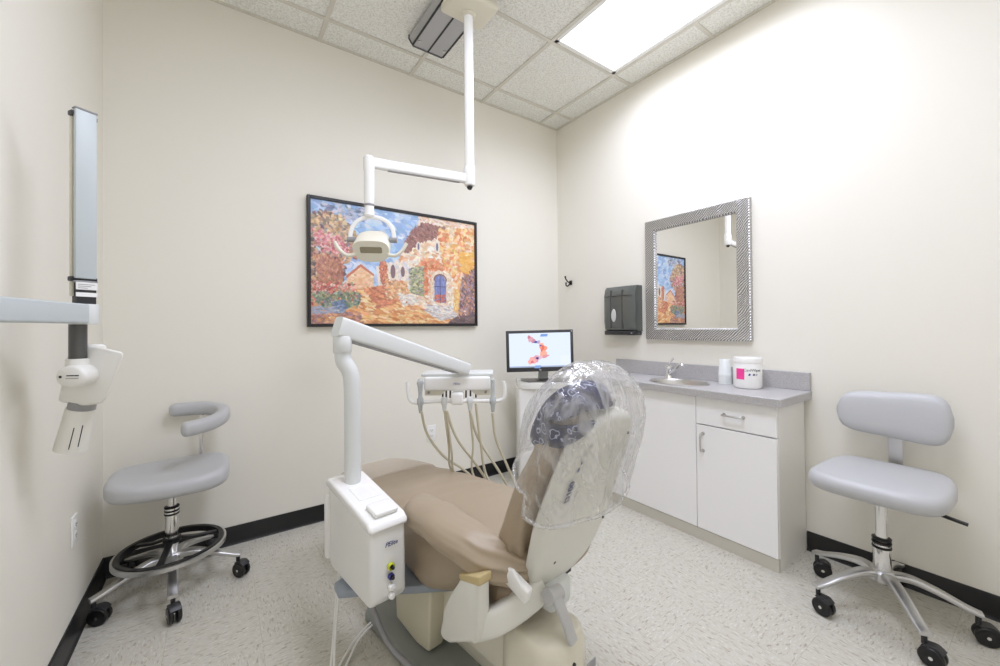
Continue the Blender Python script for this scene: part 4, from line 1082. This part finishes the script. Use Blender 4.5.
# ------------------------------------------------------------------ headrest cover (paisley cloth) and clear plastic bag
def paisley():
    m = MAT('navy_paisley', sr(40, 42, 66), .7)
    nt = m.node_tree; b = nt.nodes['Principled BSDF']; N = nt.nodes.new; Lk = nt.links.new
    tc = N('ShaderNodeTexCoord'); ns = N('ShaderNodeTexNoise'); ns.inputs['Scale'].default_value = 18; Lk(tc.outputs['Object'], ns.inputs['Vector'])
    mx = N('ShaderNodeMix'); mx.data_type = 'RGBA'; mx.blend_type = 'LINEAR_LIGHT'; mx.inputs['Factor'].default_value = .03; Lk(tc.outputs['Object'], mx.inputs['A']); Lk(ns.outputs['Color'], mx.inputs['B'])
    v = N('ShaderNodeTexVoronoi'); v.inputs['Scale'].default_value = 30; Lk(mx.outputs['Result'], v.inputs['Vector'])
    r = N('ShaderNodeValToRGB'); cr = r.color_ramp; cr.interpolation = 'CONSTANT'
    cr.elements[0].position = 0; cr.elements[0].color = sr(200, 205, 225); cr.elements[1].position = .12; cr.elements[1].color = sr(20, 26, 72)
    e1 = cr.elements.new(.34); e1.color = sr(170, 176, 200); e2 = cr.elements.new(.43); e2.color = sr(24, 30, 78); e3 = cr.elements.new(.62); e3.color = sr(14, 18, 48)
    Lk(v.outputs['Distance'], r.inputs[0]); Lk(r.outputs[0], b.inputs['Base Color']); return m
hr = root('headrest_cover', 'navy paisley cloth wrapped over the headrest inside the clear plastic', 'cover', CO+Vector((0, 0, .88)), 0)
ROOT[hr] = Matrix.Translation(CO+Vector((0, 0, .88)))
bm = BM(); R2 = []
for w, k in ((-.164, .04), (-.163, .35), (-.158, .75), (-.145, 1.0), (-.115, 1.12), (-.05, 1.14), (-.02, 1.14), (.01, 1.10), (.03, .92), (.04, .5), (.041, .04)):
    rg = []
    for i in range(17):
        f = i/16
        # from the top ridge down the front, under and a little up the back
        pth = spline([(-.466, .992, 0), (-.455, 1.03, 0), (-.44, 1.05, 0), (-.405, 1.06, 0), (-.35, 1.01, 0), (-.305, .915, 0), (-.296, .862, 0), (-.345, .858, 0), (-.43, .895, 0), (-.468, .94, 0), (-.462, .965, 0)], 6)
        p = pth[int(f*(len(pth)-1))]
        q_ = L(w, tcx+(p.x-tcx)*k, tcz+(.885+(p.y-.885)*.86-tcz)*k)
        q_ += Vector((0, .004*math.sin(w*60+f*9), .004*math.sin(w*45-f*7))); rg.append(q_)
    R2.append(rg)
rings(bm, R2, close=False, cap=False)
RZ = Matrix.Translation(CO) @ Matrix.Rotation(CRZ, 4, 'Z')
bm.transform(RZ)
cl = OBJ('cloth', bm, paisley(), hr, ang=0)
md = cl.modifiers.new('Solidify', 'SOLIDIFY'); md.thickness = .004; md.offset = 1
md = cl.modifiers.new('Subdivision', 'SUBSURF'); md.levels = 1; md.render_levels = 1

def bag_mat():
    m = bpy.data.materials.new('clear_plastic_film'); m.use_nodes = True; nt = m.node_tree; nt.nodes.clear(); N = nt.nodes.new; Lk = nt.links.new
    out = N('ShaderNodeOutputMaterial'); tr = N('ShaderNodeBsdfTransparent'); tr.inputs[0].default_value = (.97, .97, .97, 1)
    gl = N('ShaderNodeBsdfGlossy'); gl.inputs['Roughness'].default_value = .12
    df = N('ShaderNodeBsdfTranslucent'); df.inputs[0].default_value = (.9, .9, .9, 1); d2 = N('ShaderNodeBsdfDiffuse'); d2.inputs[0].default_value = (.9, .9, .9, 1)
    md_ = N('ShaderNodeMixShader'); md_.inputs[0].default_value = .5; Lk(df.outputs[0], md_.inputs[1]); Lk(d2.outputs[0], md_.inputs[2])
    tc = N('ShaderNodeTexCoord'); mp = N('ShaderNodeMapping'); mp.inputs['Scale'].default_value = (12, 12, 5); mp.inputs['Rotation'].default_value = (.3, .2, 0); Lk(tc.outputs['Object'], mp.inputs['Vector'])
    n1 = N('ShaderNodeTexNoise'); n1.inputs['Scale'].default_value = 1; n1.inputs['Detail'].default_value = 3; n1.inputs['Distortion'].default_value = 1.5; Lk(mp.outputs[0], n1.inputs['Vector'])
    bp = N('ShaderNodeBump'); bp.inputs['Strength'].default_value = .8; bp.inputs['Distance'].default_value = .02; Lk(n1.outputs['Fac'], bp.inputs['Height'])
    Lk(bp.outputs[0], gl.inputs['Normal'])
    lw = N('ShaderNodeLayerWeight'); lw.inputs['Blend'].default_value = .22; Lk(bp.outputs[0], lw.inputs['Normal'])
    r = N('ShaderNodeMapRange'); r.inputs['From Min'].default_value = .46; r.inputs['From Max'].default_value = .68; r.inputs['To Min'].default_value = .10; r.inputs['To Max'].default_value = .58; Lk(n1.outputs['Fac'], r.inputs['Value'])
    m1 = N('ShaderNodeMixShader'); Lk(r.outputs[0], m1.inputs[0]); Lk(tr.outputs[0], m1.inputs[1]); Lk(md_.outputs[0], m1.inputs[2])
    fm = N('ShaderNodeMath'); fm.operation = 'MULTIPLY_ADD'; fm.inputs[1].default_value = .45; fm.inputs[2].default_value = .05; Lk(lw.outputs['Facing'], fm.inputs[0])
    m2 = N('ShaderNodeMixShader'); Lk(fm.outputs[0], m2.inputs[0]); Lk(m1.outputs[0], m2.inputs[1]); Lk(gl.outputs[0], m2.inputs[2])
    Lk(m2.outputs[0], out.inputs[0]); return m
bm = BM(); R2 = []; NT, NA = 46, 120
bagc = L(0, -.36, .60)
for i in range(NT+1):
    t = i/NT                # 0 hem .. 1 crown
    aw = .187+.02*math.sin(math.pi*min(1, t*1.1))+.02*(1-t)**3
    an = .092+.012*math.sin(math.pi*t)+.03*(1-t)**2
    if t > .62: k = math.sqrt(max(0, 1-((t-.62)/.38)**2)); k = max(k, .015); aw *= k**.9; an *= k**.9
    tt = .20+.385*t
    rg = []
    for j in range(NA):
        a = 2*math.pi*j/NA; c, s_ = math.cos(a), math.sin(a); e_ = 2/2.5
        x = aw*math.copysign(abs(c)**e_, c); n = an*math.copysign(abs(s_)**e_, s_)+.036+.028*t
        hem = (1-t)**2; tv = tt+(.02*(x/.25)*hem+ .012*math.sin(3*a+1)*hem)
        if n > .03: tv += .06*hem
        p = BP(x+.014*t, tv, n)
        am = .3+.7*min(1, (1-t)*1.5+.15)
        f = am*(.008*math.sin(7*a+2*math.sin(3*t))+.005*math.sin(13*a+3*t)+.002*math.sin(27*a-4*t))+.018*nz(p, 7)+.003*nz(p+Vector((3, 1, 7)), 18)+.012
        f = .012+(f-.012)*(.3+.7*min(1, t*5))
        dr = (Vector((x, 0, 0))+bn_*n); dr = dr.normalized() if dr.length > .01 else bu
        p = p+dr*f
        rg.append(p)
    R2.append(rg)
rings(bm, R2, cap=False)
# rolled hem
hem = R2[0]
sweep(bm, [p for p in hem[::1]], circ(.0055, 6), loop=True)
bm.transform(RZ)
base = CO+Vector((0, 0, .56))
bag = THING('plastic_cover', bm, bag_mat(), 'crinkled clear plastic bag pulled over the chair headrest and upper back', 'plastic cover', base, ang=0)

# ------------------------------------------------------------------ delivery unit
def LW(w, s, z): return RZ @ Vector((w, s, z))
ub = LW(-.39, .25, .34)
du = root('delivery_unit', 'white dental delivery unit box with a jointed arm, instrument tray and hoses', 'delivery unit', ub, 0)
def DU(name, bm, mat, par=None, loc=False, **k):
    if loc: bm.transform(RZ)
    return OBJ(name, bm, mat, par or du, **k)
bm = BM()
prism(bm, [(.08, .36), (.10, .338), (.40, .338), (.43, .36), (.435, .64), (.085, .587)], L(-.452, 0, 0), (0, 1, 0), (0, 0, 1), .122, .016, 4)
bx = DU('junction_box', bm, MAT('unit_white', sr(232, 232, 229), .3), loc=True, ang=50)
bm = BM(); prism(bm, [(.076, .572), (.078, .592), (.10, .607), (.41, .657), (.442, .65), (.445, .624)], L(-.457, 0, 0), (0, 1, 0), (0, 0, 1), .132, .012, 4); DU('lid', bm, M_whitegloss, bx, loc=True, ang=50)
bm = BM(); box(bm, -.04, .04, -.035, .035, 0, .016, .006, 3, basis(L(-.388, .135, .613), (1, 0, 0), (0, 1, .155), (0, -.155, 1))); DU('raised_pad', bm, M_whitegloss, bx, loc=True)
bm = BM(); box(bm, -.035, .04, -.05, .045, -.001, .002, .001, 1, basis(L(-.39, .27, .634), (1, 0, 0), (0, 1, .155), (0, -.155, 1))); DU('recess_plate', bm, M_white, bx, loc=True)
fy_ = .0805
for (w, z, col, rr) in ((-.388, .458, sr(196, 204, 60), .0115), (-.388, .427, sr(56, 58, 130), .010)):
    bm = BM(); lathe(bm, [(rr-.005, 0), (rr, .001), (rr, .010), (rr-.003, .012), (rr-.006, .006)], (0, 0, 0), M=basis(L(w, fy_, z), (1, 0, 0), (0, 0, 1), (0, -1, 0)), n=24, cap=False); o_ = DU('valve_ring', bm, MAT('valve_colour', col, .35), bx, loc=True)
    bm = BM(); lathe(bm, [(.0055, 0), (.0055, .016), (.001, .0165)], (0, 0, 0), M=basis(L(w+.002, fy_, z-.002), (1, 0, 0), (0, 0, 1), (0, -1, 0)), n=16); DU('valve_stem', bm, M_dark, o_, loc=True)
for z in (.396, .370):
    bm = BM(); lathe(bm, [(.009, 0), (.0105, .002), (.0105, .014), (.008, .018), (.001, .019)], (0, 0, 0), M=basis(L(-.389, fy_, z), (1, 0, 0), (0, 0, 1), (0, -1, 0)), n=20); DU('control_knob', bm, M_whitegloss, bx, loc=True)
TEXT('PElite', .019, RZ @ basis(L(-.385, .0785, .527), (1, 0, 0), (0, 0, 1), (0, -1, 0)), M_navy, bx, shear=.35)
bm = BM(); box(bm, -.466, -.446, .405, .437, .37, .60, .008, 2); DU('hose_guide', bm, M_white, bx, loc=True)
# bracket plate joining the unit to the chair
bm = BM(); prism(bm, [(-.47, .33), (-.478, .27), (-.33, .16), (-.16, .02), (-.12, .3), (-.3, .36)], L(0, 0, .302), (1, 0, 0), (0, 1, 0), .026, .006, 2); DU('mount_bracket', bm, M_bluegrey, loc=True)
# pole
pb_, pm_, pt_ = Vector((-2.176, -1.202, .625)), Vector((-2.182, -1.2, 1.03)), Vector((-2.206, -1.187, 1.10))
bm = BM()
sweep(bm, spline([pb_, Vector((-2.176, -1.202, .8)), Vector((-2.177, -1.2017, .98)), Vector((-2.183, -1.198, 1.045)), Vector((-2.202, -1.188, 1.085)), Vector((-2.206, -1.187, 1.12)), Vector((-2.206, -1.187, 1.19))], 8), circ(.0285, 28), up=(.4, .9, 0)); 
po = DU('pole', bm, M_lgrey, ang=60)
bm = BM(); lathe(bm, [(.03, 1.115), (.0325, 1.118), (.0325, 1.172), (.03, 1.176)], (-2.206, -1.187, 0), n=28); DU('pole_collar', bm, M_lgrey, po)
aj, ae = Vector((-2.206, -1.187, 1.205)), Vector((-1.632, -1.048, 1.012))
dv = (ae-aj).normalized()
bm = BM(); P_ = [aj-dv*.018, aj+(ae-aj)*.5, ae+dv*.02]
R2 = []
sd = dv.cross(UP).normalized(); vv = sd.cross(dv)
for p, hh in ((aj-dv*.022, .074), (aj+(ae-aj)*.5, .068), (ae+dv*.03, .058)): R2.append([p+sd*a+vv*b for a, b in rrect(.058, hh, .012, 4)])
rings(bm, R2); ar = DU('arm', bm, M_lgrey, ang=50)
bm = BM(); R2 = []
for p, hh in ((aj+dv*.04, .074), (ae-dv*.03, .058)): R2.append([p+sd*a+vv*b for a, b in [(-.022, -hh/2-.004), (.022, -hh/2-.004), (.022, -hh/2+.01), (-.022, -hh/2+.01)]])
rings(bm, R2); DU('arm_underside', bm, M_midgrey, ar, smooth=False)
bm = BM(); cyl(bm, aj+Vector((.01, 0, -.045))-UP*.012, aj+Vector((.01, 0, -.03)), .012, n=16); DU('arm_pivot', bm, M_dark, ar)
# tray head
tcn = camp(457.5, 384, 1.92); tq = RT.normalized(); tf = FW.normalized()
S_ = 1.92/F
def TP(x, y, dep=0): return camp(x, y, 1.92+dep)
Mt = basis(tcn, tq, tf, UP)
def ub_(x): return (x-457.5)*S_
def uz(y): return (384-y)*S_
bm = BM(); box(bm, ub_(424), ub_(490.5), -.01, .15, uz(390.5), uz(376.5), .012, 4, Mt); th = DU('tray_head', bm, M_whitegloss, ang=50)
bm = BM(); box(bm, ub_(421), ub_(493), 0, .17, uz(376.8), uz(373.5), .005, 2, Mt); DU('tray_lid', bm, M_lgrey, th)
bm = BM(); box(bm, -.035, .035, .04, .11, uz(374), uz(368), .008, 2, Mt); DU('pivot_block', bm, M_lgrey, th)
TEXT('PElite', .014, basis(Mt @ Vector((ub_(457), -.0112, uz(383.5))), tq, UP, -tf), MAT('faint_navy', sr(150, 155, 205), .5), th)
for x in (428.5, 485.5):
    bm = BM(); cyl(bm, Mt @ Vector((ub_(x), .01, uz(392.5))), Mt @ Vector((ub_(x), .0, uz(392.5))), .006, n=12); DU('key', bm, M_midgrey, th)
bm = BM(); prism(bm, [(ub_(424), uz(390)), (ub_(424), uz(396)), (ub_(440), uz(396)), (ub_(446), uz(391))], Mt @ Vector((0, .02, 0)), tq, UP, -.02); DU('tray_skirt', bm, M_cream, th, smooth=False); bm = BM(); prism(bm, [(ub_(491), uz(390)), (ub_(491), uz(396)), (ub_(476), uz(396)), (ub_(470), uz(391))], Mt @ Vector((0, .02, 0)), tq, UP, -.02); DU('tray_skirt', bm, M_cream, th, smooth=False)
# rail and handles
bm = BM(); tube(bm, [Mt @ Vector((ub_(x), -.02, uz(y))) for x, y in ((408.5, 381), (409, 389), (410.5, 398), (415, 401.5), (424, 401), (436, 400.3), (458, 400.3), (480, 400.3), (492, 400.5), (499, 400), (503.5, 397.5), (505, 389), (503.5, 381))], .0085, 12, 6); DU('handle_rail', bm, M_whitegloss, th)
bm = BM(); box(bm, ub_(451.5), ub_(464), -.045, .03, uz(403.5), uz(391.5), .012, 3, Mt); DU('control_block', bm, M_whitegloss, th)
for x in (442, 445.5, 449.5, 465.5, 470, 475.5):
    bm = BM(); cyl(bm, Mt @ Vector((ub_(x), .03, uz(390))), Mt @ Vector((ub_(x), .02, uz(398.5))), .0042, n=10); DU('hose_stub', bm, M_dark, th)
M_clear = MAT('clear_sleeve', sr(205, 210, 212), .15, **{'Transmission Weight': .3})
hoses = [((421.5, 411.7), (427.3, 434), (443, 455.6), (464, 470)), ((444.5, 410.7), (448.8, 446), (452.7, 472)), ((446.5, 411), (451.7, 451.7), (456, 474)), ((446.8, 411.7), (456.6, 438), (474, 461.5), (487, 480)),
         ((469.7, 410), (473, 444), (473.8, 476)), ((470.2, 412.7), (478, 438), (497.6, 469), (511, 492)), ((475.7, 403), (480, 438), (487.5, 478)), ((492.5, 412.7), (495.6, 438), (505.4, 461.5), (515, 483))]
for k, x in enumerate((421.5, 445, 470.3, 492.7)):
    bm = BM(); Mi = basis(Mt @ Vector((ub_(x), -.03, uz(400))), tq, tf, UP)
    y0_, y1_ = ((-.055, .11) if k in (0, 3) else (-.05, .02))
    lathe(bm, [(.006, y0_), (.009, y0_+.012), (.011, -.02), (.015, -.012), (.015, .012), (.010, .02)]+([(.0095, .04), (.013, .075), (.017, .088), (.010, .105), (.001, y1_)] if k == 0 else ([(.0095, .04), (.0095, .1), (.001, y1_)] if k == 3 else [(.009, .02), (.001, y1_+.001)])), (0, 0, 0), M=Mi, n=20)
    DU('instrument_holder', bm, M_clear if k in (0, 3) else M_lgrey, th)
for k, h in enumerate(hoses):
    P_ = []
    for i, (x, y) in enumerate(h):
        f = i/(len(h)-1); dep = (0.0-.02*(1-f)) + (.05*f if k in (1, 2, 4, 6) else .10*f)
        P_.append(TP(x, y, dep-.02))
    e_ = P_[-1]; ex = LW(.34, .30-.03*k, .33); ex2 = LW(.22, .22-.03*k, .24); ex3 = LW(.10, .22-.03*k, .25)
    P_ = P_+[(e_*.45+ex*.55), ex, ex2, ex3]
    bm = BM(); tube(bm, P_, .0052 if k in (1, 2, 4) else .0062, 10, 8); DU('hose', bm, M_hose, th)
# supply hose down to the base and white drain hose to the floor
bm = BM(); tube(bm, [LW(-.37, .30, .36), LW(-.365, .27, .25), LW(-.34, .20, .13), LW(-.305, .12, .078), LW(-.285, .0, .068), LW(-.25, -.12, .07), LW(-.17, -.16, .10)], .009, 12); DU('supply_hose', bm, M_midgrey)
for dx in (0, .016):
    bm = BM(); tube(bm, [LW(-.44, .36-dx, .36), LW(-.45, .36-dx, .25), LW(-.47, .34-dx, .12), LW(-.495+dx*.5, .30-dx, .035), LW(-.485+dx, .31-dx, .008), LW(-.43+dx, .37-dx, .007), LW(-.35, .42-dx, .025), LW(-.29, .43-dx, .045)], .004, 8); DU('drain_hose', bm, M_white)

# ------------------------------------------------------------------ world, view
w = bpy.data.worlds.new('world'); SC.world = w; w.use_nodes = True
w.node_tree.nodes['Background'].inputs[0].default_value = (.9, .92, 1, 1); w.node_tree.nodes['Background'].inputs[1].default_value = .05
SC.view_settings.view_transform = 'Standard'; SC.view_settings.look = 'None'; SC.view_settings.exposure = .2; SC.view_settings.gamma = 1
SC.view_settings.use_curve_mapping = False
SC.cycles.max_bounces = 12; SC.cycles.diffuse_bounces = 8; SC.cycles.transparent_max_bounces = 16; SC.cycles.glossy_bounces = 5
SC.cycles.use_denoising = True
SC.cycles.sample_clamp_indirect = 6
